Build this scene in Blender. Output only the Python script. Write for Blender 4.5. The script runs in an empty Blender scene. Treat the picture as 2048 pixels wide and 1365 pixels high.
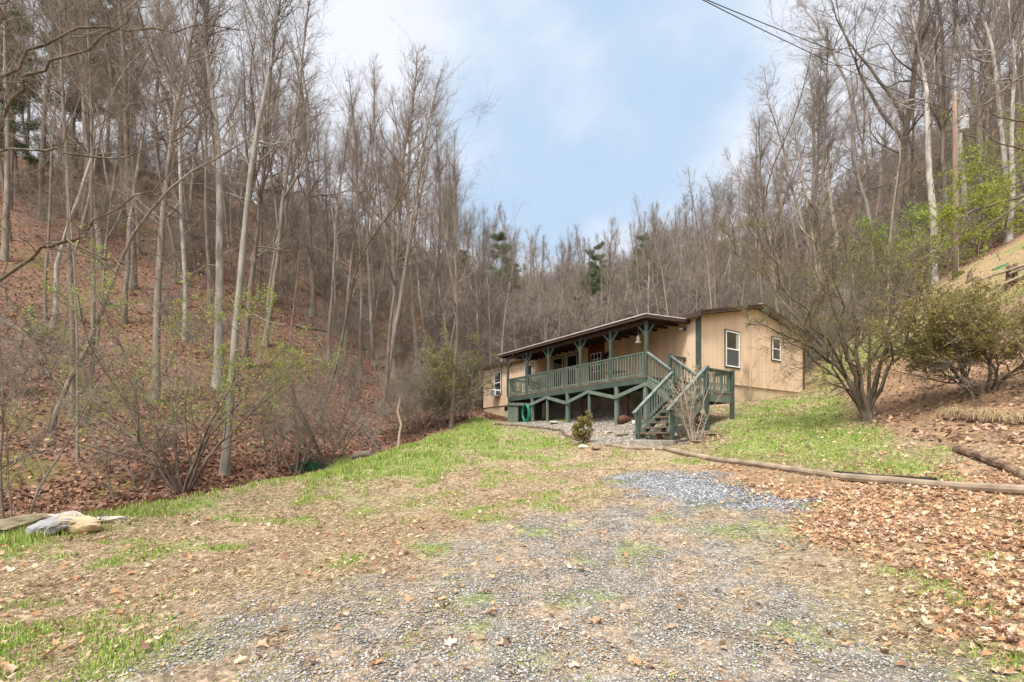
import bpy, bmesh, math, random
import numpy as np
from mathutils import Vector, Matrix

# ---------------------------------------------------------------- camera, sky, sun, exposure
SC = bpy.context.scene
COL = SC.collection
F, HY, CZ = 1020.0, 896.0, 1.6          # focal length and horizon in pixels of the photograph, eye height
cd = bpy.data.cameras.new('camera'); cam = bpy.data.objects.new('camera', cd); COL.objects.link(cam)
cam.location = (0, 0, CZ); cam.rotation_euler = (math.radians(90), 0, 0)
cd.sensor_width = 36; cd.lens = F / 2048 * 36; cd.shift_y = (HY - 682.5) / 2048
cd.clip_start = 0.05; cd.clip_end = 2000
SC.camera = cam
SC.view_settings.view_transform = 'Standard'; SC.view_settings.look = 'None'
SC.view_settings.gamma = 1; SC.view_settings.exposure = 1.52
SC.cycles.max_bounces = 5; SC.cycles.diffuse_bounces = 3; SC.cycles.glossy_bounces = 2
SC.cycles.transparent_max_bounces = 6; SC.cycles.caustics_reflective = False; SC.cycles.caustics_refractive = False

SUN_EL, SUN_AZ = 58.0, 205.0            # the sun stands behind the camera's left shoulder, veiled by cloud
w = bpy.data.worlds.new('World'); SC.world = w; w.use_nodes = True
nt = w.node_tree; nt.nodes.clear()
def N(t, **k):
    n = nt.nodes.new(t)
    for a, b in k.items(): setattr(n, a, b)
    return n
out = N('ShaderNodeOutputWorld'); bgn = N('ShaderNodeBackground'); bgn.inputs[1].default_value = 1.0
sky = N('ShaderNodeTexSky', sky_type='NISHITA'); sky.sun_disc = False
sky.sun_elevation = math.radians(SUN_EL); sky.sun_rotation = math.radians(SUN_AZ)
sk = N('ShaderNodeVectorMath', operation='SCALE'); sk.inputs['Scale'].default_value = 0.10
nt.links.new(sky.outputs[0], sk.inputs[0])
tc = N('ShaderNodeTexCoord')
mp = N('ShaderNodeMapping'); mp.inputs['Scale'].default_value = (1.0, 1.0, 1.5)
nt.links.new(tc.outputs['Generated'], mp.inputs[0])
no = N('ShaderNodeTexNoise'); no.inputs['Scale'].default_value = 2.6; no.inputs['Detail'].default_value = 6; no.inputs['Roughness'].default_value = 0.52
nt.links.new(mp.outputs[0], no.inputs['Vector'])
def blue_gap(v, width):
    d = Vector(v).normalized()
    dot = N('ShaderNodeVectorMath', operation='DOT_PRODUCT'); dot.inputs[1].default_value = d
    nt.links.new(tc.outputs['Generated'], dot.inputs[0])
    mr = N('ShaderNodeMapRange'); mr.interpolation_type = 'SMOOTHSTEP'
    mr.inputs['From Min'].default_value = math.cos(math.radians(width)); mr.inputs['From Max'].default_value = 1
    nt.links.new(dot.outputs['Value'], mr.inputs[0]); return mr.outputs[0]
def pixdir(px, py): return (px - 1024, F, HY - py)
g1 = blue_gap(pixdir(1220, 150), 22); g2 = blue_gap(pixdir(1090, 400), 13); g3 = blue_gap(pixdir(1300, -500), 40)
g4 = blue_gap(pixdir(1190, 330), 18)
def M2(op, a, b):
    n = N('ShaderNodeMath', operation=op)
    for i, q in enumerate((a, b)):
        if isinstance(q, (int, float)): n.inputs[i].default_value = q
        else: nt.links.new(q, n.inputs[i])
    return n.outputs[0]
gs = M2('MAXIMUM', M2('MAXIMUM', g1, M2('MULTIPLY', g2, 0.9)), M2('MAXIMUM', M2('MULTIPLY', g3, 0.4), M2('MULTIPLY', g4, .8)))
nz = M2('SUBTRACT', no.outputs['Fac'], 0.5)
cover = N('ShaderNodeMapRange'); cover.interpolation_type = 'SMOOTHSTEP'
nt.links.new(M2('ADD', gs, M2('MULTIPLY', nz, 3.4)), cover.inputs[0])
cover.inputs['From Min'].default_value = 0.2; cover.inputs['From Max'].default_value = 1.35
cl = N('ShaderNodeMixRGB'); cl.inputs[1].default_value = (0.34, 0.348, 0.372, 1); cl.inputs[2].default_value = (0.195, 0.255, 0.328, 1)
nt.links.new(cover.outputs[0], cl.inputs[0])
add = N('ShaderNodeMixRGB'); add.inputs[0].default_value = 0.05
nt.links.new(cl.outputs[0], add.inputs[1]); nt.links.new(sk.outputs[0], add.inputs[2])
# glow added to the sky round the sun, out of view, brightens the ground
azs, els = math.radians(SUN_AZ), math.radians(SUN_EL)
glow = blue_gap((math.sin(azs) * math.cos(els), math.cos(azs) * math.cos(els), math.sin(els)), 72)
gl = N('ShaderNodeVectorMath', operation='SCALE'); gl.inputs[0].default_value = (.66, .63, .585); nt.links.new(glow, gl.inputs['Scale'])
ga = N('ShaderNodeVectorMath', operation='ADD'); nt.links.new(add.outputs[0], ga.inputs[0]); nt.links.new(gl.outputs[0], ga.inputs[1])
nt.links.new(ga.outputs[0], bgn.inputs[0]); nt.links.new(bgn.outputs[0], out.inputs[0])
sd = bpy.data.lights.new('sun', 'SUN'); sd.energy = 1.9; sd.angle = math.radians(11); sd.color = (1, 0.95, 0.88)
so = bpy.data.objects.new('sun', sd); COL.objects.link(so)
az, el = math.radians(SUN_AZ), math.radians(SUN_EL)
sdir = Vector((math.sin(az) * math.cos(el), math.cos(az) * math.cos(el), math.sin(el)))
so.rotation_euler = sdir.to_track_quat('Z', 'Y').to_euler()

# ---------------------------------------------------------------- helpers
R = random.Random(7)
NR = np.random.RandomState(11)
def tag(o, label=None, cat=None, group=None, kind=None):
    if label: o['label'] = label
    if cat: o['category'] = cat
    if group: o['group'] = group
    if kind: o['kind'] = kind
    return o
def empty(name, loc, rz=0):
    o = bpy.data.objects.new(name, None); COL.objects.link(o)
    o.location = loc; o.rotation_euler = (0, 0, rz); o.empty_display_size = .2; return o
def mesh_np(name, V, Fc, mats, smooth=False, cols=None, mi=None):
    """V (n,3); Fc (m,k) all faces with k corners, or a list of such arrays"""
    if not isinstance(Fc, list): Fc = [Fc]
    me = bpy.data.meshes.new(name)
    V = np.asarray(V, np.float32)
    nf = sum(len(f) for f in Fc); loops = np.concatenate([np.asarray(f, np.int32).ravel() for f in Fc if len(f)])
    tot = np.concatenate([np.full(len(f), f.shape[1], np.int32) for f in Fc if len(f)])
    st = np.concatenate([[0], np.cumsum(tot)[:-1]]).astype(np.int32)
    me.vertices.add(len(V)); me.vertices.foreach_set('co', V.ravel())
    me.loops.add(len(loops)); me.loops.foreach_set('vertex_index', loops)
    me.polygons.add(nf); me.polygons.foreach_set('loop_start', st); me.polygons.foreach_set('loop_total', tot)
    if smooth: me.polygons.foreach_set('use_smooth', np.ones(nf, bool))
    if mi is not None: me.polygons.foreach_set('material_index', np.asarray(mi, np.int32))
    if cols is not None:
        a = me.color_attributes.new('col', 'FLOAT_COLOR', 'POINT'); c = np.ones((len(V), 4), np.float32); c[:, :cols.shape[1]] = cols
        a.data.foreach_set('color', c.ravel())
    me.update(calc_edges=True); me.validate()
    for m in (mats if isinstance(mats, (list, tuple)) else [mats]): me.materials.append(m)
    return me
def link(name, me, parent=None, loc=(0, 0, 0)):
    o = bpy.data.objects.new(name, me); COL.objects.link(o); o.location = loc
    if parent is not None: o.parent = parent
    return o
class MB:
    """collects simple solids; build() links them as ONE mesh object"""
    def __init__(s): s.v = []; s.f = []
    def add(s, vs, fs):
        b = len(s.v); s.v += [tuple(p) for p in vs]; s.f += [tuple(b + i for i in f) for f in fs]
    def box(s, x0, x1, y0, y1, z0, z1):
        s.add([(x0, y0, z0), (x1, y0, z0), (x1, y1, z0), (x0, y1, z0), (x0, y0, z1), (x1, y0, z1), (x1, y1, z1), (x0, y1, z1)],
              [(3, 2, 1, 0), (4, 5, 6, 7), (0, 1, 5, 4), (1, 2, 6, 5), (2, 3, 7, 6), (3, 0, 4, 7)])
    def bar(s, p, q, wd, th, up=(0, 0, 1)):
        """beam from p to q, wd across, th along up"""
        p, q = Vector(p), Vector(q); d = (q - p).normalized(); up = Vector(up)
        sd_ = d.cross(up).normalized(); u2 = sd_.cross(d).normalized()
        vs = [c + sd_ * (a * wd / 2) + u2 * (b * th / 2) for c in (p, q) for a, b in ((-1, -1), (1, -1), (1, 1), (-1, 1))]
        s.add(vs, [(3, 2, 1, 0), (4, 5, 6, 7), (0, 1, 5, 4), (1, 2, 6, 5), (2, 3, 7, 6), (3, 0, 4, 7)])
    def tube(s, pts, rad, n=8, cap=True):
        pts = [Vector(p) for p in pts]
        if not isinstance(rad, (list, tuple)): rad = [rad] * len(pts)
        b = len(s.v); pn = None
        for i, p in enumerate(pts):
            d = (pts[min(i + 1, len(pts) - 1)] - pts[max(i - 1, 0)]).normalized()
            if pn is None:
                a = Vector((0, 0, 1)) if abs(d.z) < .9 else Vector((1, 0, 0)); pn = d.cross(a).normalized()
            else: pn = (pn - d * pn.dot(d)).normalized()
            bn = d.cross(pn)
            for k in range(n):
                t = 2 * math.pi * k / n
                s.v.append(tuple(p + (pn * math.cos(t) + bn * math.sin(t)) * rad[i]))
        for i in range(len(pts) - 1):
            for k in range(n):
                k2 = (k + 1) % n
                s.f.append((b + i * n + k, b + i * n + k2, b + (i + 1) * n + k2, b + (i + 1) * n + k))
        if cap:
            s.f.append(tuple(b + k for k in reversed(range(n)))); e = b + (len(pts) - 1) * n
            s.f.append(tuple(e + k for k in range(n)))
    def lathe(s, prof, c=(0, 0, 0), n=16):
        s.tube([(c[0], c[1], c[2] + z) for r, z in prof], [max(r, 1e-4) for r, z in prof], n)
    def build(s, name, mat, parent=None, off=(0, 0, 0), smooth=False, bevel=0):
        me = bpy.data.meshes.new(name)
        me.from_pydata([(v[0] - off[0], v[1] - off[1], v[2] - off[2]) for v in s.v], [], s.f)
        if bevel:
            bm = bmesh.new(); bm.from_mesh(me)
            bmesh.ops.bevel(bm, geom=[e for e in bm.edges if e.is_manifold and e.calc_face_angle() > .6], offset=bevel, segments=1, affect='EDGES')
            bm.to_mesh(me); bm.free()
        if smooth: me.polygons.foreach_set('use_smooth', [True] * len(me.polygons))
        for m in (mat if isinstance(mat, (list, tuple)) else [mat]): me.materials.append(m)
        me.update()
        return link(name, me, parent)
def copy_tree(o, parent=None):
    c = o.copy(); COL.objects.link(c); c.parent = parent
    for ch in list(o.children): copy_tree(ch, c)
    return c

# numpy value noise
_perm = NR.rand(64, 64)
def vnoise(x, y):
    x = np.asarray(x, float); y = np.asarray(y, float)
    xi = np.floor(x).astype(int); yi = np.floor(y).astype(int); fx = x - xi; fy = y - yi
    fx = fx * fx * (3 - 2 * fx); fy = fy * fy * (3 - 2 * fy)
    g = lambda a, b: _perm[a % 64, b % 64]
    return (g(xi, yi) * (1 - fx) + g(xi + 1, yi) * fx) * (1 - fy) + (g(xi, yi + 1) * (1 - fx) + g(xi + 1, yi + 1) * fx) * fy
def fbm(x, y, s=1., o=4):
    t = 0; a = .5
    for k in range(o): t = t + a * vnoise(x * s * 2 ** k + 17.3 * k, y * s * 2 ** k + 5.1 * k); a *= .5
    return t / (1 - .5 ** o)

# ---------------------------------------------------------------- materials
def mat(name, color, rough=.8, col2=None, scale=8, detail=5, bump=0, bscale=None, stretch=(1, 1, 1), attr=False, rnd=0, metal=0,
        mixlo=.35, mixhi=.65, col3=None, s3=1.5, lo3=.55, hi3=.7, spec=.3, coord='Object'):
    m = bpy.data.materials.new(name); m.use_nodes = True; t = m.node_tree; b = t.nodes['Principled BSDF']
    b.inputs['Roughness'].default_value = rough; b.inputs['Metallic'].default_value = metal
    b.inputs['Specular IOR Level'].default_value = spec
    def nn(ty, **k):
        n = t.nodes.new(ty)
        for a_, b_ in k.items(): setattr(n, a_, b_)
        return n
    L = t.links.new
    tc_ = nn('ShaderNodeTexCoord'); mp_ = nn('ShaderNodeMapping'); mp_.inputs['Scale'].default_value = stretch
    L(tc_.outputs[coord], mp_.inputs[0])
    cur = None
    if attr:
        a_ = nn('ShaderNodeAttribute'); a_.attribute_name = 'col'; cur = a_.outputs['Color']
    else:
        rgb = nn('ShaderNodeRGB'); rgb.outputs[0].default_value = (*color, 1); cur = rgb.outputs[0]
    if col2:
        no_ = nn('ShaderNodeTexNoise'); no_.inputs['Scale'].default_value = scale; no_.inputs['Detail'].default_value = detail
        L(mp_.outputs[0], no_.inputs['Vector'])
        mr = nn('ShaderNodeMapRange'); mr.inputs['From Min'].default_value = mixlo; mr.inputs['From Max'].default_value = mixhi
        L(no_.outputs['Fac'], mr.inputs[0])
        mx = nn('ShaderNodeMixRGB'); mx.inputs[2].default_value = (*col2, 1); L(mr.outputs[0], mx.inputs[0]); L(cur, mx.inputs[1]); cur = mx.outputs[0]
    if col3:
        no_ = nn('ShaderNodeTexNoise'); no_.inputs['Scale'].default_value = s3; no_.inputs['Detail'].default_value = 6
        L(mp_.outputs[0], no_.inputs['Vector'])
        mr = nn('ShaderNodeMapRange'); mr.inputs['From Min'].default_value = lo3; mr.inputs['From Max'].default_value = hi3
        L(no_.outputs['Fac'], mr.inputs[0])
        mx = nn('ShaderNodeMixRGB'); mx.inputs[2].default_value = (*col3, 1); L(mr.outputs[0], mx.inputs[0]); L(cur, mx.inputs[1]); cur = mx.outputs[0]
    if rnd:
        oi = nn('ShaderNodeObjectInfo'); mr = nn('ShaderNodeMapRange'); mr.inputs['To Min'].default_value = 1 - rnd; mr.inputs['To Max'].default_value = 1 + rnd
        L(oi.outputs['Random'], mr.inputs[0])
        vm = nn('ShaderNodeVectorMath', operation='SCALE'); L(cur, vm.inputs[0]); L(mr.outputs[0], vm.inputs['Scale']); cur = vm.outputs[0]
    L(cur, b.inputs['Base Color'])
    if bump:
        nb = nn('ShaderNodeTexNoise'); nb.inputs['Scale'].default_value = bscale or scale * 2; nb.inputs['Detail'].default_value = 6
        L(mp_.outputs[0], nb.inputs['Vector'])
        bp = nn('ShaderNodeBump'); bp.inputs['Strength'].default_value = bump; bp.inputs['Distance'].default_value = .03
        L(nb.outputs['Fac'], bp.inputs['Height']); L(bp.outputs[0], b.inputs['Normal'])
    return m

# ---------------------------------------------------------------- terrain
def P3(px, py, d): return ((px - 1024) / F * d, d, CZ + (HY - py) / F * d)
ctrl = [(0, 0, 0), (-4, 2, -.05), (5, 2, .05), (-12, -2, -.4), (12, -2, .8), (0, -10, 0), (-14, -12, -1), (16, -12, 2), (30, -12, 10), (-30, -10, 4), (40, -5, 18), (-40, 0, 12)]
for q in [(1024, 1365, 3.48), (300, 1365, 3.4), (1700, 1365, 3.5), (0, 1200, 5.25), (500, 1100, 7.6), (1100, 1060, 8.6), (1400, 1090, 7.7), (2000, 1200, 5.4), (1900, 1080, 7.2),
          (900, 960, 13), (700, 1000, 11), (1200, 910, 16), (1400, 950, 12.2), (1212, 893, 16.3), (1325, 901, 15.2), (1440, 925, 13.2), (1560, 946, 11.4), (1690, 961, 10.2), (1850, 974, 9.2), (2048, 987, 8.2),
          (1290, 894, 16.3), (1240, 884, 17.2), (1600, 880, 13.8), (1500, 860, 16.2), (1800, 900, 11.5), (2040, 890, 9.6), (1735, 840, 15), (1464, 838, 18.2), (1411, 862, 17.3), (1550, 815, 20.5),
          (1605, 781, 25), (1470, 802, 21.8), (1291, 851, 19.5), (1134, 846, 23.6), (1016, 845, 27.3), (965, 832, 34.5), (1200, 868, 19.8), (1120, 875, 21),
          (1000, 905, 18.2), (1000, 870, 22), (940, 845, 27),
          (1960, 782, 13.2), (2048, 820, 11.5), (1850, 770, 16.5), (1910, 557, 27), (2025, 570, 22.5), (1800, 640, 27), (1700, 700, 28), (1640, 715, 32), (1700, 650, 37),
          (2048, 470, 30), (1900, 500, 38), (1750, 560, 48), (1620, 600, 62), (2048, 300, 60), (1800, 380, 75), (2048, 180, 90),
          (1450, 640, 62), (1300, 660, 72), (1150, 670, 80), (1050, 655, 90), (1150, 622, 115), (1350, 590, 105), (1500, 540, 105), (1100, 612, 130), (1300, 580, 130), (1500, 520, 140),
          (0, 1060, 9), (240, 1022, 10.7), (320, 1008, 11.5), (480, 975, 13.2), (640, 946, 15.5), (740, 912, 18), (850, 878, 21.8), (915, 852, 26),
          (0, 1005, 13.8), (0, 850, 17.5), (0, 700, 22.5), (0, 500, 30), (0, 370, 40), (0, 300, 52),
          (320, 960, 16.5), (320, 800, 22), (320, 600, 31.5), (320, 450, 43), (300, 350, 57),
          (640, 905, 21), (640, 800, 28), (640, 650, 40), (640, 530, 57), (600, 455, 78),
          (840, 810, 32), (850, 700, 46), (850, 600, 68), (850, 570, 100), (950, 610, 120),
          (900, 775, 42), (950, 700, 62), (980, 650, 82)]:
    ctrl.append(P3(*q))
# the little gully behind the grass bank, and the ridge tops beyond which the ground levels
ctrl += [(-12.6, 11.0, -.55), (-10.0, 13.2, -.45), (-7.6, 17.2, .1), (-5.6, 22.5, 1.1), (-18, 6, -.3), (-30, 5, 5),
         (-55, 62, 32.5), (-80, 60, 33), (-100, 30, 33), (-60, 95, 40), (-35, 140, 36), (-45, 180, 38), (70, 75, 48), (100, 50, 58), (110, 110, 66), (20, 230, 50), (120, 200, 70), (-120, 220, 50), (-120, 120, 50), (150, 0, 60), (-140, -20, 30), (60, 150, 62)]
ctrl = np.array(ctrl)
def _tps(r2): return np.where(r2 > 0, .5 * r2 * np.log(np.maximum(r2, 1e-12)), 0)
def _fit(c, lam=.02):
    n = len(c); d2 = ((c[:, None, :2] - c[None, :, :2]) ** 2).sum(-1)
    dist = np.hypot(c[:, 0], c[:, 1])
    K = _tps(d2) + np.diag(lam * (1 + dist)); Pm = np.c_[np.ones(n), c[:, :2]]
    A = np.block([[K, Pm], [Pm.T, np.zeros((3, 3))]])
    return np.linalg.solve(A, np.r_[c[:, 2], 0, 0, 0])
_w = _fit(ctrl)
def H0(x, y):
    x = np.asarray(x, float); y = np.asarray(y, float); sh = x.shape; x = x.ravel(); y = y.ravel()
    z = np.empty(len(x))
    for i in range(0, len(x), 40000):
        xs, ys = x[i:i + 40000], y[i:i + 40000]
        d2 = (xs[:, None] - ctrl[None, :, 0]) ** 2 + (ys[:, None] - ctrl[None, :, 1]) ** 2
        z[i:i + 40000] = _tps(d2) @ _w[:-3] + _w[-3] + _w[-2] * xs + _w[-1] * ys
    return z.reshape(sh)
def H(x, y):
    x = np.asarray(x, float); y = np.asarray(y, float)
    d = np.hypot(x, y); far = np.clip((d - 25) / 40, 0, 1)
    z = H0(x, y) + (fbm(x, y, .9, 3) - .5) * (.10 + .5 * far) + (fbm(x + 50, y, .12, 3) - .5) * 3.0 * far
    return z
def Hs(x, y): return float(H(np.array([x]), np.array([y]))[0])
def ground_at(px, py, dmax=260):
    """the point of the ground that the photograph shows at a pixel"""
    d = np.geomspace(2.5, dmax, 900)
    x = (px - 1024) / F * d; z = CZ + (HY - py) / F * d
    g = H(x, d); k = np.nonzero(g >= z)[0]
    i = k[0] if len(k) else len(d) - 1
    return Vector((x[i], d[i], float(g[i])))

# ---------------------------------------------------------------- materials used
M = {}
M['siding'] = mat('siding_paint', (.65, .48, .335), .75, (.53, .39, .26), 2, 7, mixlo=.4, mixhi=.7, stretch=(1, 1, .35), col3=(.44, .335, .225), s3=1.3, lo3=.56, hi3=.78)
def grooves(m, period, depth):
    t = m.node_tree; b = t.nodes['Principled BSDF']; L = t.links.new
    tc_ = t.nodes.new('ShaderNodeTexCoord'); sp = t.nodes.new('ShaderNodeSeparateXYZ'); L(tc_.outputs['Object'], sp.inputs[0])
    a = t.nodes.new('ShaderNodeMath'); a.operation = 'ADD'; L(sp.outputs[0], a.inputs[0]); L(sp.outputs[1], a.inputs[1])
    d = t.nodes.new('ShaderNodeMath'); d.operation = 'PINGPONG'; L(a.outputs[0], d.inputs[0]); d.inputs[1].default_value = period / 2
    mr = t.nodes.new('ShaderNodeMapRange'); L(d.outputs[0], mr.inputs[0]); mr.inputs['From Max'].default_value = .008
    n = t.nodes.new('ShaderNodeTexNoise'); n.inputs['Scale'].default_value = 30; n.inputs['Detail'].default_value = 5
    mpn = t.nodes.new('ShaderNodeMapping'); mpn.inputs['Scale'].default_value = (1, 1, .08); L(tc_.outputs['Object'], mpn.inputs[0]); L(mpn.outputs[0], n.inputs['Vector'])
    s = t.nodes.new('ShaderNodeMath'); s.operation = 'MULTIPLY_ADD'; L(n.outputs['Fac'], s.inputs[0]); s.inputs[1].default_value = .35; L(mr.outputs[0], s.inputs[2])
    bp = t.nodes.new('ShaderNodeBump'); bp.inputs['Strength'].default_value = depth; bp.inputs['Distance'].default_value = .01
    L(s.outputs[0], bp.inputs['Height']); L(bp.outputs[0], b.inputs['Normal'])
    # siding colour is darker along the grooves
    src = b.inputs['Base Color'].links[0].from_socket
    mx = t.nodes.new('ShaderNodeMixRGB'); mx.blend_type = 'MULTIPLY'; mx.inputs[0].default_value = .3
    cr = t.nodes.new('ShaderNodeCombineXYZ')
    for i in range(3): L(mr.outputs[0], cr.inputs[i])
    L(src, mx.inputs[1]); L(cr.outputs[0], mx.inputs[2]); L(mx.outputs[0], b.inputs['Base Color'])
grooves(M['siding'], .305, .5)
M['skirt'] = mat('skirting_paint', (.56, .42, .27), .8, (.42, .34, .24), 2.5, 6, bump=.15)
M['seam'] = mat('aged_seam_caulk', (.33, .245, .165), .9)
M['can'] = mat('pale_grey_transformer_paint', (.46, .47, .46), .5, (.36, .37, .37), 6)
M['block'] = mat('whitewashed_block', (.36, .33, .30), .9, (.18, .165, .15), 2, 7, bump=.3)
M['green'] = mat('green_paint', (.088, .118, .094), .7, (.145, .180, .145), 4, 7, bump=.12, bscale=40, stretch=(1, 1, .3), mixlo=.3, mixhi=.7, col3=(.20, .20, .165), s3=6, lo3=.60, hi3=.72)
M['dgreen'] = mat('dark_green_paint', (.042, .060, .050), .6, (.066, .088, .074), 4, 6, bump=.1)
M['rail'] = mat('weathered_green_rail', (.19, .22, .205), .75, (.10, .14, .12), 5, 7, bump=.2)
M['brown'] = mat('brown_fascia', (.045, .026, .021), .55, (.07, .042, .034), 3)
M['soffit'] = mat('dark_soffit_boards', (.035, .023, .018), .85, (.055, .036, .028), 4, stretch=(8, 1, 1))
M['roofing'] = mat('weathered_roofing', (.16, .14, .13), .8, (.25, .23, .21), 5, 7, bump=.2)
M['drip'] = mat('pale_drip_edge', (.58, .56, .52), .5, (.42, .40, .37), 9)
M['white'] = mat('white_vinyl', (.80, .80, .79), .4, (.66, .66, .64), 6)
M['glass'] = mat('dark_window_glass', (.018, .021, .024), .06, spec=.9)
M['screen'] = mat('grey_insect_screen', (.085, .09, .10), .45, (.06, .065, .07), 30)
M['curtain'] = mat('pale_curtain', (.32, .32, .26), .9)
M['deckwood'] = mat('worn_deck_boards', (.21, .13, .095), .85, (.13, .085, .06), 3, 7, stretch=(14, 1, 1), bump=.2)
M['tread'] = mat('weathered_tread', (.11, .075, .05), .85, (.20, .15, .11), 3, 7, stretch=(1, 14, 1), bump=.3)
M['red'] = mat('dark_red_door', (.17, .035, .022), .5, (.12, .025, .018), 3)
M['black'] = mat('black_plastic', (.012, .012, .013), .5)
M['iron'] = mat('rusty_iron', (.07, .03, .022), .8, (.12, .05, .03), 12)
M['concrete'] = mat('weathered_concrete', (.33, .30, .26), .9, (.20, .18, .15), 4, 8, bump=.4)
M['hose'] = mat('green_hose', (.02, .22, .14), .45)
M['glassjar'] = mat('frosted_glass', (.45, .45, .38), .25, spec=.6)
M['grey'] = mat('grey_metal', (.30, .31, .32), .45, (.22, .23, .24), 8)
M['timber'] = mat('weathered_timber', (.30, .235, .17), .9, (.17, .13, .095), 3, 8, bump=.5, stretch=(1, 1, 1), col3=(.13, .14, .07), s3=2.5, lo3=.6, hi3=.75)
M['rot'] = mat('rotten_wood', (.20, .13, .085), .95, (.07, .045, .03), 7, 8, bump=.8, mixlo=.4, mixhi=.6)
M['deadlog'] = mat('dead_log_bark', (.17, .14, .115), .95, (.08, .065, .05), 6, 8, bump=.6, col3=(.07, .09, .03), s3=2)
def mrock(n, a, b): return mat(n, a, .9, b, 4, 8, bump=.6, col3=(.16, .15, .10), s3=3, lo3=.6, hi3=.75)
M['rock_tan'] = mrock('tan_fieldstone', (.50, .38, .22), (.34, .27, .18))
M['rock_grey'] = mrock('grey_fieldstone', (.27, .27, .27), (.17, .17, .17))
M['rock_pale'] = mrock('pale_fieldstone', (.55, .50, .42), (.36, .32, .26))
M['rock_brown'] = mrock('mossy_brown_fieldstone', (.24, .19, .13), (.15, .13, .08))

# ---------------------------------------------------------------- the house: local X runs along the gable wall, local Y away along the front wall
YAW = .592; CX, CY = 7.478, 20.4
ca, sa = math.cos(YAW), math.sin(YAW)
HZ = 3.2
def hw(b, a, z=0): return (CX + b * ca - a * sa, CY + b * sa + a * ca, z)
def a_of(px, b=0):
    k = (px - 1024) / F; x0, y0, _ = hw(b, 0)
    return (k * y0 - x0) / (-sa - k * ca)
def b_of(px, a=0):
    k = (px - 1024) / F; x0, y0, _ = hw(0, a)
    return (k * y0 - x0) / (ca - k * sa)
def z_of(py, b, a): return CZ + (HY - py) / F * hw(b, a)[1]
house = empty('house', (CX, CY, HZ), YAW)
tag(house, 'single storey tan sided house with dark brown eaves and a raised green porch', 'house')
OFF = (0, 0, HZ)
W_, L_, ZS, ZE, ZP = 8.235, 17.0, 4.33, 6.90, 7.80
GX = W_ / 2
m = MB()   # walls of the house as one shell, gable ends included
m.add([(0, 0, ZS), (W_, 0, ZS), (W_, L_, ZS), (0, L_, ZS), (0, 0, ZE), (W_, 0, ZE), (W_, L_, ZE), (0, L_, ZE), (GX, 0, ZP - .03), (GX, L_, ZP - .03)],
      [(0, 1, 5, 8, 4), (2, 3, 7, 9, 6), (3, 0, 4, 7), (1, 2, 6, 5), (3, 2, 1, 0)])
wall = m.build('siding_wall', M['siding'], house, OFF)
m = MB(); m.box(.035, W_ - .035, .035, L_ - .035, 1.6, ZS - .003); skirt = m.build('skirting', M['skirt'], house, OFF)
m = MB(); m.box(-.012, .03, .9, 9.9, 1.7, ZS - .02); m.build('foundation_wall', M['block'], house, OFF)
# roof: two slabs with fascia and rake boards
ov, oy = .27, .30
def roof_slab(s):
    zt0, zt1 = ZE + .11, ZP + .12
    x0 = -ov if s < 0 else W_ + ov
    mm = MB(); y0, y1 = -oy, L_ + oy; th = .07
    mm.add([(x0, y0, zt0 - .02 * 1), (GX, y0, zt1), (GX, y1, zt1), (x0, y1, zt0 - .02), (x0, y0, zt0 - .02 - th), (GX, y0, zt1 - th), (GX, y1, zt1 - th), (x0, y1, zt0 - .02 - th)],
           [(0, 1, 2, 3), (7, 6, 5, 4), (0, 4, 5, 1), (1, 5, 6, 2), (2, 6, 7, 3), (3, 7, 4, 0)])
    return mm
m = roof_slab(-1); b2 = roof_slab(1); m.add(b2.v, b2.f)
roof = m.build('roof', M['roofing'], house, OFF)
for s in (-1, 1):
    x0 = -ov - .012 if s < 0 else W_ + ov + .012
    mm = MB(); mm.box(min(x0, x0 - .02 * -s) - .01, max(x0, x0 - .02 * -s) + .01, -oy - .01, L_ + oy + .01, ZE - .12, ZE + .085)
    mm.build('fascia', M['brown'], roof, OFF if False else (0, 0, HZ))
    for y, nm in ((-oy - .022, 1), (L_ + oy + .022, 2)):
        mm = MB(); mm.bar((x0 + .0, y, ZE + .015), (GX, y, ZP + .055), .03, .17)
        mm.bar((x0, y - .02 * (1 if nm == 1 else -1), ZE + .075), (GX, y - .02 * (1 if nm == 1 else -1), ZP + .115), .03, .06)
        mm.build('rake_board', M['brown'], roof, (0, 0, HZ))
mm = MB(); mm.bar((GX, -oy - .03, ZP + .13), (GX, L_ + oy, ZP + .13), .32, .03); mm.build('ridge_cap', M['drip'], roof, (0, 0, HZ))
# corner trim
for (x, y) in ((0, 0), (W_, 0), (0, L_)):
    mm = MB(); sx = -1 if x == 0 else 1; sy = -1 if y == 0 else 1
    mm.box(min(x + sx * .025, x - sx * .12), max(x + sx * .025, x - sx * .12), min(y, y + sy * .028), max(y, y + sy * .028), ZS - (.0 if y == 0 else .55), ZE - .02 if x == 0 else ZE - .02)
    mm.box(min(x, x + sx * .028), max(x, x + sx * .028), min(y + sy * .025, y - sy * .14), max(y + sy * .025, y - sy * .14), ZS - (.0 if y == 0 else .55), ZE - .125)
    mm.build('corner_trim', M['dgreen'] if (x, y) == (0, 0) else M['brown'], house, OFF)
for k in range(1, 14): m = MB(); m.box(-.003, -.0005, k * 1.22 - .004, k * 1.22 + .004, ZS + .02, ZE - .13); m.build('panel_seam', M['seam'], house, OFF)
for k in range(1, 7): m = MB(); m.box(k * 1.22 - .004, k * 1.22 + .004, -.003, -.0005, ZS + .02, ZE - .02); m.build('panel_seam', M['seam'], house, OFF)
# mini ledge under siding
mm = MB(); mm.box(.12, W_ - .0, -.02, -.002, ZS - .05, ZS + .012); mm.box(-.02, -.002, .14, L_ - .13, ZS - .05, ZS + .012)
mm.build('siding_ledge', M['siding'], house, OFF)

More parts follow.
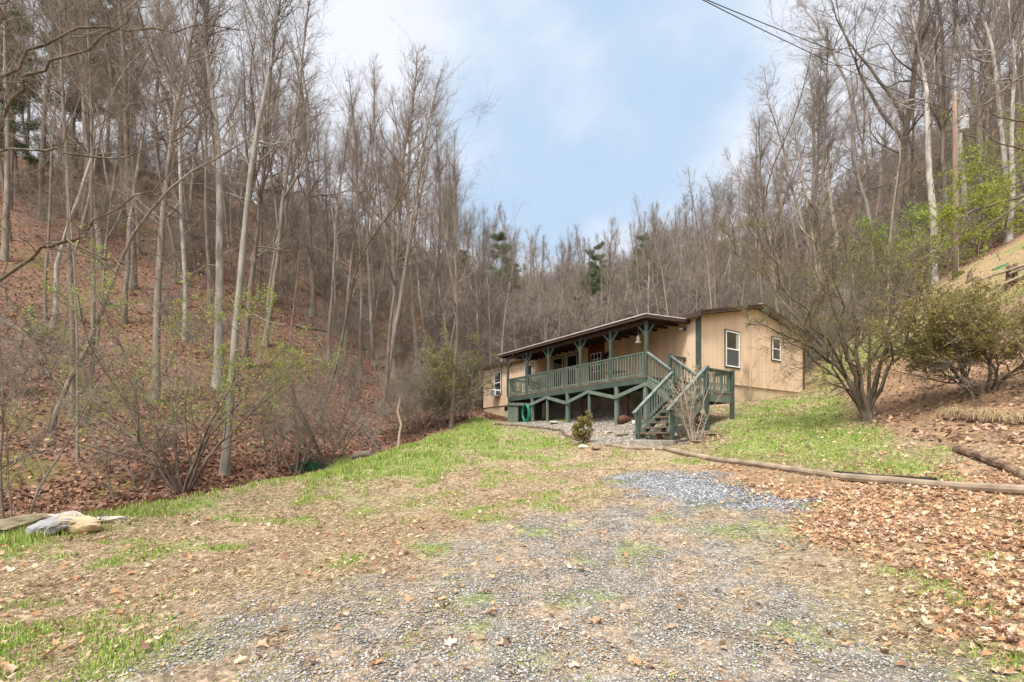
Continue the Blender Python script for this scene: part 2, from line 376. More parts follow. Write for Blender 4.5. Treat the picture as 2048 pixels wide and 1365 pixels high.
def window(on, c, zb, zt, wd, trim='dgreen', sash=True, low='screen', sill=True, lites=None, curtain=None, top_label=None):
    """double hung window on the gable wall ('g', c = X) or the front wall ('f', c = Y)"""
    t = MB(); f = MB(); g = MB(); g2 = MB(); cu = MB()
    def bx(mm, u0, u1, z0, z1, d0, d1):      # u along the wall, d outwards
        if on == 'g': mm.box(u0, u1, -d1, -d0, z0, z1)
        else: mm.box(-d1, -d0, u0, u1, z0, z1)
    def ring(mm, u0, u1, z0, z1, tw, d0, d1):
        bx(mm, u0, u0 + tw, z0, z1, d0, d1); bx(mm, u1 - tw, u1, z0, z1, d0, d1)
        bx(mm, u0 + tw, u1 - tw, z0, z0 + tw, d0, d1 - .002); bx(mm, u0 + tw, u1 - tw, z1 - tw, z1, d0, d1 - .002)
    u0, u1 = c - wd / 2, c + wd / 2
    ring(t, u0, u1, zb, zt, .055, 0.001, .035)
    ring(f, u0 + .055, u1 - .055, zb + .055, zt - .055, .05, 0.001, .05)
    a0, a1, z0, z1 = u0 + .105, u1 - .105, zb + .105, zt - .105
    zm = (z0 + z1) / 2
    if sash: bx(f, a0, a1, zm - .025, zm + .025, 0.001, .046)
    bx(g, a0, a1, (zm + .025) if sash else z0, z1, .001, .022)
    if lites:
        nx, nz = lites
        for i in range(1, nx): bx(f, a0 + (a1 - a0) * i / nx - .009, a0 + (a1 - a0) * i / nx + .009, z0, z1, .02, .034)
        for i in range(1, nz): bx(f, a0, a1, z0 + (z1 - z0) * i / nz - .009, z0 + (z1 - z0) * i / nz + .009, .02, .032)
    if curtain: bx(cu, a1 - curtain * (a1 - a0), a1, zm + .025, z1, .021, .025)
    wn = t.build('window', M[trim], house, OFF)
    fr = f.build('frame', M['white'], wn); fr.data.transform(Matrix.Translation((0, 0, -HZ)))
    gl = g.build('pane', M['glass'], wn, OFF)
    if curtain: cu.build('curtain', M['curtain'], wn, OFF)
    if sash:
        bx(g2, a0, a1, z0, zm - .025, .001, .028); g2.build('insect_screen' if low == 'screen' else 'pane', M[low], wn, OFF)
    return wn
bb0, bb1 = 1.70, 2.80
w1 = window('g', (bb0 + bb1) / 2, 4.97, 6.58, bb1 - bb0, curtain=.22)
w2 = window('g', 5.68, 5.58, 6.72, .82, low='glass')
def fa(px0, px1): a0, a1 = sorted((a_of(px0), a_of(px1))); return (a0 + a1) / 2, a1 - a0
for px0, px1, py0, py1 in ((988.5, 1004, 742, 790), (1049, 1067, 728, 0)):
    c, wd = fa(px0, px1); zt = z_of(py0, 0, c); zb = z_of(py1, 0, c) if py1 else zt - 1.45
    window('f', c, zb, zt, wd, low='glass')
c_, wd_ = fa(988.5, 1004); ac_c, ac_w = c_, wd_; ac_z = z_of(790, 0, c_) + .12
for px0, px1, py0 in ((1105, 1128, 714), (1133, 1157, 708)):       # tall panes beside the door
    c, wd = fa(px0, px1); zt = z_of(py0, 0, c)
    window('f', c, 4.42, zt, wd, sash=False)
# front door
c, wd = fa(1177, 1209); zd_ = 4.36; zt = z_of(690, 0, c)
dt = MB(); dt.box(-.03, -.001, c - wd / 2, c - wd / 2 + .10, zd_, zt); dt.box(-.03, -.001, c + wd / 2 - .10, c + wd / 2, zd_, zt); dt.box(-.028, -.001, c - wd / 2 + .1, c + wd / 2 - .1, zt - .1, zt)
dt.box(-.055, -.001, c - wd / 2, c + wd / 2, zd_, zd_ + .05)
dr = MB(); dr.box(-.025, -.001, c - wd / 2 + .1, c + wd / 2 - .1, zd_ + .05, zt - .1)
for k in (-1, 1): dr.box(-.034, -.024, c + k * .27 - .17, c + k * .27 + .17, zd_ + .2, zd_ + .85)
door = dr.build('door', M['red'], house, OFF)
dt.build('door_frame', M['red'], door, OFF)
q = MB(); g = MB(); y0, y1, z0, z1 = c - .36, c + .36, zd_ + 1.02, zd_ + 1.92
g.box(-.032, -.02, y0, y1, z0, z1)
for i in range(4): y = y0 + (y1 - y0) * i / 3; q.box(-.045, -.026, y - .022, y + .022, z0 - .02, z1 + .02)
for i in range(4): z = z0 + (z1 - z0) * i / 3; q.box(-.043, -.026, y0 - .02, y1 + .02, z - .022, z + .022)
q.build('window_grid', M['white'], door, OFF); g.build('pane', M['glass'], door, OFF)
k = MB(); k.tube([(-.02, c - .46, zd_ + .98), (-.09, c - .46, zd_ + .98)], [.02, .035], 8); k.build('door_knob', M['grey'], door, OFF)
# wall lantern by the door, flood lamp, crawl space vent
c = a_of(1216)
k = MB(); k.box(-.04, -.001, c - .05, c + .05, 6.02, 6.22); k.bar((-.03, c, 6.16), (-.14, c, 6.18), .02, .02)
k.lathe([(.03, 0), (.07, .02), (.09, .18), (.11, .19), (.03, .27), (.01, .30)], (-.15, c, 5.86), 6)
k.build('wall_lantern', M['black'], house, OFF)
c = a_of(1370)
k = MB(); k.box(-.05, -.001, c - .06, c + .06, 6.42, 6.54); k.tube([(-.05, c - .02, 6.48), (-.14, c - .10, 6.46), (-.22, c - .16, 6.45)], [.03, .05, .065], 10)
fl = k.build('flood_lamp', M['black'], house, OFF)
k = MB(); k.tube([(-.05, c + .02, 6.5), (-.14, c + .08, 6.48), (-.2, c + .12, 6.46)], [.03, .045, .055], 10); k.build('lamp_head', M['white'], fl, OFF)
c = a_of(1012)
k = MB(); k.box(.012, .033, c - .2, c + .2, 3.95, 4.2)
for i in range(4): k.box(-.002, .012, c - .18, c + .18, 3.97 + i * .06, 3.99 + i * .06)
k.build('crawl_space_vent', M['black'], house, OFF)

# ---- porch
PB, A0, ZD = -2.4, .6, 4.36
A1 = a_of(1016, PB)
fl = MB(); n = int((A1 - A0 + .1) / .145); y = A0 - .03
x = PB - .03
while x < -.05:
    fl.box(x, x + .134, A0 - .03, A1 + .05, ZD - .035, ZD); x += .14
porch = fl.build('porch', M['deckwood'], house, OFF)
r = MB(); zr0, zr1 = ZD - .27, ZD - .038
r.box(PB - .02, PB + .02, A0, A1, zr0, zr1); r.box(PB + .02, -.03, A0, A0 + .04, zr0, zr1); r.box(PB + .02, -.03, A1 - .04, A1, zr0, zr1)
for i in range(1, 24):
    yy = A0 + (A1 - A0) * i / 24; r.box(PB + .021, -.03, yy - .02, yy + .02, zr0 + .03, zr1)
r.build('rim_beam', M['dgreen'], porch, OFF)
posts_px = [1293.5, 1221.5, 1161, 1097.5, 1054, 1016]
pa = [a_of(p, PB + .05) for p in posts_px]; pa[0] = A0 + .05
def gz(b, a): p = hw(b, a); return Hs(p[0], p[1])
def roofz(b): return 6.62 + (b + 2.6) * .055
for i, a in enumerate(pa):
    pm = MB(); zt = roofz(PB) - .16; s = .055
    pm.box(PB - .005, PB + .105, a - s, a + s, ZD + .001 if i not in () else ZD, zt)
    pm.build('post', M['dgreen'], porch, OFF, bevel=.006)
    for sg in (-1, 1):
        if (i == 0 and sg < 0) or (i == len(pa) - 1 and sg > 0): continue
        bm_ = MB(); bm_.bar((PB + .05, a + sg * .04, zt - .52), (PB + .05, a + sg * .46, zt - .02), .06, .07, up=(1, 0, 0)); bm_.build('knee_brace', M['dgreen'], porch, OFF)
    if i in (0,):
        bm_ = MB(); bm_.bar((PB + .09, a, zt - .5), (PB + .5, a, zt - .02), .06, .07, up=(0, 1, 0)); bm_.build('knee_brace', M['dgreen'], porch, OFF)
# lower posts: four sturdy, three slender, with a zigzag of braces
low = [(1293, .14, 0), (1232, .14, 1), (1178, .09, 0), (1134, .14, 1), (1094, .09, 0), (1063.5, .13, 1), (1017, .12, 0)]
for px, s, lo in low:
    a = A0 + .07 if px == 1293 else (A1 - .06 if px == 1017 else a_of(px, PB))
    pm = MB(); zg = gz(PB, a) - .2
    pm.box(PB - .028, PB + s - .02 , a - s / 2, a + s / 2, zg, zr0 - .002 if lo or True else 0); pm.build('support_post', M['green'], porch, OFF, bevel=.006)
pts = [(A0 + .02, zr0 - .05), (a_of(1232, PB), 3.66), (a_of(1178, PB), zr0 - .05), (a_of(1134, PB), 3.66), (a_of(1094, PB), zr0 - .05), (a_of(1063.5, PB), 3.78), (A1 - .05, zr0 - .13)]
for (a, z), (a2, z2) in zip(pts[:-1], pts[1:]):
    bm_ = MB(); bm_.bar((PB - .055, a, z), (PB - .055, a2, z2), .14, .045, up=(-1, 0, 0)); bm_.build('brace', M['green'], porch, OFF)
pl = MB(); pl.box(PB - .02, PB + .02, A1 - .95, A1 - .12, gz(PB, A1) - .1, zr0 - .2); pl.box(PB + .02, -.1, A1 - .02, A1 + .02, gz(PB, A1) - .1, zr0 - .002)
pl.build('skirt_panel', M['green'], porch, OFF)
for (b, a) in ((-.9, 3.0), (-.9, 6.0)):
    pm = MB(); pm.box(b, b + .12, a, a + .12, gz(b, a) - .2, zr0); pm.build('support_post', M['tread'], porch, OFF)
def railing(p, q, zt0, zt1, zb0, zb1, cap=True, spacing=.138, name='railing', parent=None, toprail=.045, ends=.0):
    """p, q = (b, a); top rail heights at both ends; balusters between"""
    mm = MB(); P0 = Vector((p[0], p[1], 0)); Q0 = Vector((q[0], q[1], 0)); d = Q0 - P0; ln = d.length; dn = d.normalized(); sd_ = Vector((dn.y, -dn.x, 0))
    T0, T1 = P0 + Vector((0, 0, zt0)), Q0 + Vector((0, 0, zt1))
    cp_ = MB(); cp_.bar(T0 - Vector((0, 0, .019)), T1 - Vector((0, 0, .019)), .13, .036)
    cp_.build('top_rail', M['rail'] if abs(zt0 - zt1) > .1 else M['green'], parent or porch, OFF)
    mm.bar(T0 - Vector((0, 0, .08)), T1 - Vector((0, 0, .08)), .036, .085)
    mm.bar(P0 + Vector((0, 0, zb0 + .09)), Q0 + Vector((0, 0, zb1 + .09)), .036, .085)
    n = max(2, int(ln / spacing))
    for i in range(n):
        t = (i + .5) / n; c = P0 + d * t; zb = zb0 + (zb1 - zb0) * t + .02; zt = zt0 + (zt1 - zt0) * t - .04
        for s in (1,):
            c2 = c - sd_ * .034 * s + dn * R.uniform(-.008, .008)
            mm.bar((c2.x, c2.y, zb), (c2.x + R.uniform(-.006, .006), c2.y + R.uniform(-.006, .006), zt), .036, .032, up=tuple(dn))
    return mm.build(name, M['green'], parent or porch, OFF)
for i in range(len(pa) - 1):
    railing((PB + .05, pa[i] + .055), (PB + .05, pa[i + 1] - .055), ZD + .94, ZD + .94, ZD, ZD)
railing((PB + .11, A1 - .02), (-.03, A1 - .02), ZD + .94, ZD + .94, ZD, ZD)
railing((-1.0 + .06, A0 + .03), (-.03, A0 + .03), ZD + .94, ZD + .94, ZD, ZD)
# porch roof
AR0, AR1 = .42, a_of(998, -2.6)
m = MB(); th = .03
m.add([(-2.6, AR0, roofz(-2.6)), (-.295, AR0, roofz(-.295)), (-.295, AR1, roofz(-.295)), (-2.6, AR1, roofz(-2.6)),
       (-2.6, AR0, roofz(-2.6) + th), (-.295, AR0, roofz(-.295) + th), (-.295, AR1, roofz(-.295) + th), (-2.6, AR1, roofz(-2.6) + th)],
      [(3, 2, 1, 0), (4, 5, 6, 7), (0, 1, 5, 4), (1, 2, 6, 5), (2, 3, 7, 6), (3, 0, 4, 7)])
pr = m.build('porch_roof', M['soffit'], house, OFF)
m = MB(); m.box(-2.635, -2.605, AR0 - .03, AR1 + .03, roofz(-2.6) - .09, roofz(-2.6) + th + .005)
m.bar((-2.6, AR0 - .017, roofz(-2.6) - .03), (-.02, AR0 - .017, roofz(-.02) - .03), .03, .13); m.bar((-2.6, AR1 + .017, roofz(-2.6) - .03), (-.3, AR1 + .017, roofz(-.3) - .03), .03, .13)
m.build('fascia', M['brown'], pr, OFF)
m = MB(); m.bar((-1.47, AR0 - .04, roofz(-1.47) + th + .022), (-1.47, AR1 + .04, roofz(-1.47) + th + .022), 2.40, .035, up=(-.055, 0, 1)); m.build('metal_sheet', M['drip'], pr, OFF)
m = MB(); nj = 20
for i in range(nj):
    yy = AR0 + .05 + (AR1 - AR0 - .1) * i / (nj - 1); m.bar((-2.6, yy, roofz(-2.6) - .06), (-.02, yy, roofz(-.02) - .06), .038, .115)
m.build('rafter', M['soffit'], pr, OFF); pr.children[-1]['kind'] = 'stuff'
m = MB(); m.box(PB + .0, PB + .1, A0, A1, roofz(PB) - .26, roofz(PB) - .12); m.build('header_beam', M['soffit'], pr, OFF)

# ---- stairs: a short flight from the deck's end to a landing, then down towards the drive
LA0, LA1, LB0, LB1, ZL = -2.09, -.69, -2.45, -1.0, 3.45
m = MB(); x = LB0
while x < LB1 - .05: m.box(x, x + .134, LA0, LA1, ZL - .035, ZL); x += .1395
stairs = m.build('landing', M['deckwood'], house, OFF)
m = MB(); z0, z1 = ZL - .27, ZL - .038
m.box(LB0, LB1, LA0, LA0 + .04, z0, z1); m.box(LB0, LB1, LA1 - .04, LA1, z0, z1); m.box(LB1 - .04, LB1, LA0 + .04, LA1 - .04, z0, z1); m.box(LB0, LB0 + .04, LA0 + .04, LA1 - .04, z0, z1)
m.build('rim_beam', M['green'], stairs, OFF)
for (b, a, top) in ((LB0 + .0, LA0, ZL + .93), (LB1 - .0, LA0, ZL + .90), (LB1, LA1 + .0, ZL + .95), (LB0 - .02, LA1, ZL + 1.0)):
    m = MB(); s = .12; zg = gz(b, a) - .2
    m.box(b - s / 2, b + s / 2, a - s / 2, a + s / 2, zg, top); m.build('newel_post', M['dgreen'], stairs, OFF, bevel=.006)
# upper flight
for i in range(4):
    z = ZD - (i + 1) * (ZD - ZL) / 5; a = A0 - .04 - i * .3
    m = MB(); m.box(PB + .03, LB1 - .02, a - .30, a - .005, z - .04, z); m.build('tread', M['tread'], stairs, OFF)
for b in (PB + .01, LB1 - .01):
    m = MB(); m.bar((b, A0 - .01, ZD - .22), (b, LA1, ZL - .20), .04, .26); m.build('stringer', M['green'], stairs, OFF)
railing((PB + .03, A0 - .03), (PB + .03, LA1 + .06), ZD + .93, ZL + .95, ZD - .12, ZL + .1, parent=stairs)
railing((LB1 - .0, A0 - .05), (LB1 - .0, LA1 + .06), ZD + .9, ZL + .92, ZD - .1, ZL + .1, parent=stairs)
m = MB(); m.box(LB1 - .06, LB1 + .06, A0 - .04, A0 + .07, ZD, ZD + 1.0); m.build('newel_post', M['dgreen'], stairs, OFF)
railing((LB0 + .06, LA0), (LB1 - .06, LA0), ZL + .87, ZL + .85, ZL, ZL, parent=stairs, spacing=.13)
railing((LB1, LA0 + .06), (LB1, LA1 - .06), ZL + .87, ZL + .87, ZL, ZL, parent=stairs)
# lower flight, towards -X
BN = -4.28; nt_ = 7; zend = 1.92
for i in range(nt_ + 1):
    z = ZL - (i + 1) * (ZL - zend) / (nt_ + 1); b = LB0 - .01 - i * .255
    if i < nt_: m = MB(); m.box(b - .27, b - .005, LA0 + .05, LA1 - .05, z - .045, z); m.build('tread', M['tread'], stairs, OFF)
for a in (LA0 + .03, LA1 - .03):
    m = MB(); m.bar((LB0 + .05, a, ZL - .20), (BN - .02, a, zend + .08), .04, .27, up=(0, 0, 1)); m.build('stringer', M['green'], stairs, OFF)
m = MB(); m.bar((LB0 + .05, (LA0 + LA1) / 2, ZL - .28), (BN + .1, (LA0 + LA1) / 2, zend + .0), .04, .2); m.build('stringer', M['tread'], stairs, OFF)
for a in (LA0, LA1):
    m = MB(); m.box(BN - .05, BN + .07, a - .06, a + .06, gz(BN, a) - .2, zend + 1.02); m.build('newel_post', M['dgreen'], stairs, OFF, bevel=.006)
    railing((LB0 - .03, a), (BN - .22, a), ZL + .93, zend + .93 - .05, ZL + .08, zend + .08 + .02, parent=stairs, spacing=.13)
house['label'] = 'single storey tan sided house with dark brown eaves, green porch and stairs'

# ---------------------------------------------------------------- things on and about the house
def on_house(name, b, a, z):
    return empty(name, hw(b, a, z), YAW)
t = on_house('air_conditioner', -.02, ac_c, ac_z - .22); tag(t, 'white window air conditioner resting on the sill of the far left window', 'air conditioner')
m = MB(); m.box(-.42, -.03, -.33, .33, 0, .40); m.build('body', M['white'], t, bevel=.012)
m = MB()
for i in range(9): m.box(-.435, -.42, -.29, .29, .05 + i * .035, .065 + i * .035)
m.build('grille', M['grey'], t)
m = MB(); m.box(-.36, -.03, -.345, -.334, .05, .3); m.build('side_louvre', M['screen'], t)
# lantern hanging from the porch ceiling
bh, ah = -2.1, a_of(1276.5, -2.1); zt = roofz(bh) - .12
t = on_house('hanging_lantern', bh, ah, zt - .75); tag(t, 'frosted glass lantern hanging on a thin rod under the porch roof', 'lantern')
m = MB(); m.tube([(0, 0, .28), (0, 0, .75)], .008, 6); m.lathe([(.015, 0), (.05, .005), (.03, .05)], (0, 0, .26)); m.build('rod', M['grey'], t)
m = MB(); m.lathe([(.03, 0), (.075, .03), (.075, .2), (.035, .25)], (0, 0, .03)); m.build('glass_body', M['glassjar'], t, smooth=True)
m = MB(); m.lathe([(.05, 0), (.12, .01), (.12, .035), (.05, .05)], (0, 0, -.01)); m.build('base_dish', M['white'], t)
# garden hose on its hook
ah = a_of(1055, PB - .1)
t = on_house('garden_hose', PB - .16, ah, 2.9); tag(t, 'coiled green garden hose hanging on the porch support above concrete blocks', 'hose')
m = MB(); R2 = random.Random(4)
pts = []
for i in range(7 * 22):
    th = i / 22 * 2 * math.pi; lp = i // 22; rr = .27 + .02 * math.sin(lp * 2.1); el_ = .40 + .035 * (lp % 3)
    pts.append((-.035 * (lp % 4) + .012 * math.sin(th * 3 + lp), rr * math.cos(th) + .02 * math.sin(lp), .48 + el_ * math.sin(th) + (el_ - .4) * -.6))
pts += [(-.05, .2, .2), (-.06, .12, .02), (-.1, .05, -.1)]
m.tube(pts, .013, 6); m.build('coil', M['hose'], t, smooth=True)
m = MB(); m.bar((.1, 0, .9), (-.16, 0, .9), .05, .03); m.bar((-.15, 0, .9), (-.15, 0, .98), .05, .02, up=(1, 0, 0)); m.build('hook', M['iron'], t)
def cinder(px, py, lab, rz):
    p = ground_at(px, py); t = empty('concrete_block', p, rz); tag(t, lab, 'concrete block')
    m = MB(); m.box(-.2, .2, -.1, -.07, 0, .19); m.box(-.2, .2, .07, .1, 0, .19)
    for x in (-.2, -.015, .17): m.box(x, x + .03, -.069, .069, 0.001, .189)
    m.build('shell', M['concrete'], t); return t
cinder(1046, 842, 'hollow concrete block on the ground just left below the green hose', .7)
cinder(1054, 840, 'hollow concrete block standing just right below the green hose', 1.1)
# clay pot on its side and a small white cup
p = ground_at(1246, 848); t = empty('clay_pot', p + Vector((0, 0, .16)), .6); tag(t, 'rusty brown round pot lying on its side by the porch post', 'pot')
m = MB(); m.tube([(-.2, 0, 0), (-.12, 0, 0), (.05, 0, .0), (.16, 0, 0), (.2, 0, 0)], [.12, .17, .2, .15, .17], 16); m.build('body', M['iron'], t, smooth=True)
m = MB(); m.tube([(.2, 0, 0), (.235, 0, 0)], [.19, .19], 16); m.build('rim', M['iron'], t)
p = ground_at(1268, 849); t = tag(empty('cup', p), 'small white cup left on gravel beside the stairs', 'cup')
m = MB(); m.lathe([(.05, 0), (.075, .03), (.08, .15), (.085, .155)]); m.build('body', M['white'], t); m = MB(); m.tube([(.078, 0, .12), (.12, 0, .11), (.12, 0, .06), (.076, 0, .05)], .01, 6); m.build('handle', M['white'], t)
# concrete pad at the stair foot
m = MB(); b0 = BN - .05
m.box(BN - .75, BN + .0, LA0 - .2, LA1 + .05, 1.45, zend - .08)
o = m.build('concrete_pad', M['concrete'], None, bevel=.01); o.location = hw(0, 0); o.rotation_euler.z = YAW
tag(o, 'weathered concrete pad at the foot of the green stairs', 'step')
# porch furniture behind the railings
def patio_chair(b, a, rz, lab, mt):
    t = on_house('patio_chair', b, a, ZD + .002); t.rotation_euler.z += rz; tag(t, lab, 'chair', 'chairs on the porch')
    m = MB(); m.box(-.24, .24, -.22, .24, .40, .44); m.build('seat', mt, t)
    m = MB()
    for i in range(6): m.bar((-.2 + i * .08, -.22, .44), (-.2 + i * .08, -.30, .92), .04, .02, up=(0, 1, 0))
    m.bar((-.24, -.305, .93), (.24, -.305, .93), .03, .06); m.build('backrest', mt, t)
    for x in (-.22, .22):
        for y in (-.2, .22): m = MB(); m.bar((x, y, 0), (x, y, .40 if y < 0 else .62), .035, .035, up=(0, 1, 0)); m.build('leg', mt, t)
        m = MB(); m.bar((x, -.24, .635), (x, .25, .635), .06, .025); m.build('armrest', mt, t)
    return t
patio_chair(-1.2, a_of(1032, -1.2), -1.3, 'dark green slatted porch chair nearest the far end railing', M['dgreen'])
patio_chair(-1.4, a_of(1072, -1.4), -1.9, 'brown wooden slatted porch chair between second and third porch posts', M['deckwood'])
patio_chair(-.8, a_of(1088, -.8), -1.6, 'brown wooden slatted porch chair closest to the tall windows', M['deckwood'])
t = on_house('side_table', -.6, a_of(1229, -.6), ZD + .002); tag(t, 'low wooden table against the wall behind the last full railing bay', 'table')
m = MB(); m.box(-.3, .3, -.5, .5, .68, .72); m.build('tabletop', M['deckwood'], t)
for x in (-.26, .26):
    for y in (-.45, .45): m = MB(); m.box(x - .025, x + .025, y - .025, y + .025, 0, .68); m.build('leg', M['deckwood'], t)
m = MB(); m.box(-.6, .6, -.38, .38, 0, .015)

# ---------------------------------------------------------------- zones of the ground
def W(pts):
    """corner points on the ground; 2-tuples are where the photograph shows them, 3-tuples are x, y in metres"""
    return np.array([(p[0], p[1]) if len(p) == 3 else tuple(ground_at(*p)[:2]) for p in pts])
def sdist(poly, x, y):
    n = len(poly); ins = np.zeros(x.shape, bool); dm = np.full(x.shape, 1e9)
    for i in range(n):
        (x1, y1), (x2, y2) = poly[i], poly[(i + 1) % n]
        c = ((y1 > y) != (y2 > y)) & (x < (x2 - x1) * (y - y1) / (y2 - y1 + 1e-12) + x1); ins ^= c
        t = np.clip(((x - x1) * (x2 - x1) + (y - y1) * (y2 - y1)) / ((x2 - x1) ** 2 + (y2 - y1) ** 2 + 1e-12), 0, 1)
        dm = np.minimum(dm, np.hypot(x - x1 - t * (x2 - x1), y - y1 - t * (y2 - y1)))
    return np.where(ins, dm, -dm)
def zone(poly, x, y, soft, wob=0., ws=1.):
    d = sdist(poly, x, y)
    if wob: d = d + (fbm(x, y, ws, 4) - .5) * 2 * wob
    t = np.clip(d / soft * .5 + .5, 0, 1); return t * t * (3 - 2 * t)
edge = [(0, 1062), (240, 1020), (320, 1007), (480, 975), (640, 944), (740, 911), (850, 877), (915, 850), (945, 835)]
Z_YARD = W([(-14, -6, 0), (-13, 5, 0)] + edge + [(962, 834), (1016, 845), hw(.5, 8.) , (1608, 782), (1690, 800), (1740, 850), (1830, 880), (2048, 900), (14, 5, 0), (14, -6, 0)])
Z_BERM = W([(-13, 5, 0)] + edge + [(960, 836), (985, 852), (1120, 872), (1150, 890), (1130, 912), (1000, 922), (860, 950), (730, 968), (600, 985), (450, 1008), (330, 1040), (200, 1068), (50, 1095), (-11, 4.5, 0)])
Z_LAWN = W([(1420, 878), (1464, 838), (1610, 784), (1665, 800), (1720, 850), (1810, 875), (1900, 895), (1800, 930), (1700, 945), (1560, 925), (1450, 900)])
Z_LOWL = W([(-8, 4.6, 0), (0, 1230), (150, 1225), (330, 1250), (450, 1290), (420, 1365), (-1.5, 1.5, 0), (-8, 1.5, 0)])
Z_GRAV = W([(-2.4, 2.0, 0), (400, 1365), (540, 1260), (740, 1160), (960, 1080), (1170, 1020), (1300, 985), (1480, 1010), (1540, 1080), (1640, 1180), (1760, 1290), (1880, 1365), (3.6, 2.0, 0)])
Z_BRI = W([(1222, 958), (1290, 948), (1400, 951), (1450, 965), (1500, 986), (1590, 1006), (1575, 1022), (1470, 1012), (1350, 1000), (1280, 978)])
Z_LEAF = W([(1440, 935), (1560, 955), (1700, 965), (1860, 940), (2048, 930), (11, 6, 0), (9, 4.5, 0), (2048, 1290), (1960, 1215), (1800, 1130), (1650, 1065), (1560, 1010), (1470, 975)])
Z_HILLLEAF = W([(1690, 830), (1740, 850), (1850, 885), (2048, 905), (12, 8, 0), (14, 11, 0), (2048, 650), (1850, 690), (1700, 740)])
Z_BANK = W([(1610, 760), (1640, 722), (1740, 660), (1830, 600), (1905, 548), (2048, 470), (40, 27, 0), (28, 14, 0), (2048, 650), (1830, 700), (1690, 790)])
Z_PORCH = W([(985, 850), (1120, 866), (1170, 890), (1290, 893), (1345, 890), (1420, 875), hw(-1, -1.), hw(0, 9.5)])
Z_BED = W([(1335, 880), (1380, 868), (1450, 862), (1455, 876), (1400, 888), (1345, 892)])
def zones(x, y):
    z = {}
    n1 = fbm(x, y, .8, 4); n2 = fbm(x + 31, y + 7, 2.2, 4)
    z['yard'] = zone(Z_YARD, x, y, .5, .25, 1.2)
    g = np.maximum(zone(Z_BERM, x, y, .8, .9, .9), zone(Z_LAWN, x, y, 1.0, 1.1, .8))
    g = np.clip(g * (.35 + 2.4 * (n1 - .33)) , 0, 1)
    g = np.maximum(g, zone(Z_LOWL, x, y, .8, .6, 1.5) * np.clip((n2 - .42) * 5, 0, .9))
    g = np.maximum(g, .75 * np.clip((fbm(x + 9, y + 60, 1.3, 4) - .60) * 9, 0, 1) * z['yard'])
    z['grass'] = g * z['yard']
    z['gravel'] = np.clip(zone(Z_GRAV, x, y, 1.1, 1.1, .9) * np.clip(.85 + (n2 - .38) * 2.6, 0, 1), 0, 1)
    z['bright'] = zone(Z_BRI, x, y, .5, .7, 2.2)
    z['porch'] = zone(Z_PORCH, x, y, .4, .3, 1.5)
    z['leaf'] = np.maximum(zone(Z_LEAF, x, y, .6, .6, 1.4), zone(Z_HILLLEAF, x, y, 1.2, 1.0, .8) * .55)
    z['bank'] = zone(Z_BANK, x, y, 1.5, 1.2, .5) * (1 - zone(Z_HILLLEAF, x, y, 1.2, .6, .8))
    z['bed'] = zone(Z_BED, x, y, .2, .2, 2)
    z['moss'] = np.clip((fbm(x + 80, y + 13, .35, 5) - .60) * 8, 0, 1)
    return z
C_ = dict(litter=(.16, .09, .06), dry=(.30, .225, .15), grass=(.17, .22, .055), gravel=(.20, .19, .175), bright=(.17, .18, .20), leaf=(.34, .20, .115), bank=(.30, .22, .12), moss=(.10, .095, .025), soil=(.09, .06, .045))
def ground_color(x, y):
    z = zones(x, y)
    c = np.empty(x.shape + (3,)); c[:] = C_['litter']
    def mix(col, wgt):
        nonlocal c
        c = c * (1 - wgt[..., None]) + np.array(col) * wgt[..., None]
    mix((.17, .105, .075), np.clip((fbm(x, y, .5, 4) - .45) * 4, 0, 1) * .7)
    mix(C_['moss'], z['moss'] * .75 * (1 - z['yard']))
    mix(C_['bank'], np.maximum(z['bank'] * .85, .45 * (x > 6) * (x < 22) * (y < 26)))
    mix((.15, .19, .05), z['bank'] * np.clip((fbm(x + 3, y, .3, 4) - .5) * 6, 0, 1) * .6)
    mix(C_['dry'], z['yard'])
    mix((.20, .13, .08), z['yard'] * np.clip((fbm(x + 44, y + 2, 1.1, 5) - .5) * 6, 0, 1) * .7); mix((.20, .20, .09), z['yard'] * np.clip((fbm(x + 4, y + 92, .7, 5) - .5) * 6, 0, 1) * .5)
    mix(C_['gravel'], z['gravel'] * .85); mix((.34, .24, .155), z['gravel'] * np.clip(fbm(x, y + 70, 2.6, 4) * 6 - 2.8, 0, .75))
    mix(C_['leaf'], z['leaf'] * .8)
    mix(C_['grass'], z['grass'] * .85)
    mix((.27, .25, .23), z['porch'] * .8)
    mix(C_['bright'], z['bright'])
    mix(C_['soil'], z['bed'] * .7)
    return c, np.maximum(np.maximum(z['gravel'] * .85, z['bright']), z['porch'] * .8)

def smap(a, c, lo, hi, n):
    t = np.linspace(math.asinh((lo - c) / a), math.asinh((hi - c) / a), n); return c + a * np.sinh(t)
gx = smap(7., 1.5, -170, 170, 500); gy = smap(9., 9., -60, 270, 540)
GX_, GY_ = np.meshgrid(gx, gy, indexing='ij')
GZ_ = H(GX_, GY_)
near = np.hypot(GX_, GY_) < 30
c_, gw_ = ground_color(GX_, GY_)
GZ_ = GZ_ + near * (fbm(GX_, GY_, 4.5, 3) - .5) * .035
idx = np.arange(GX_.size).reshape(GX_.shape)
Fq = np.stack([idx[:-1, :-1], idx[1:, :-1], idx[1:, 1:], idx[:-1, 1:]], -1).reshape(-1, 4)
gm = bpy.data.materials.new('ground'); gm.use_nodes = True
t = gm.node_tree; bs = t.nodes['Principled BSDF']; bs.inputs['Roughness'].default_value = .95; bs.inputs['Specular IOR Level'].default_value = .15
L = t.links.new
def nn(ty, **k):
    n = t.nodes.new(ty)
    for a_, b_ in k.items(): setattr(n, a_, b_)
    return n
at = nn('ShaderNodeAttribute'); at.attribute_name = 'col'; tc_ = nn('ShaderNodeTexCoord')
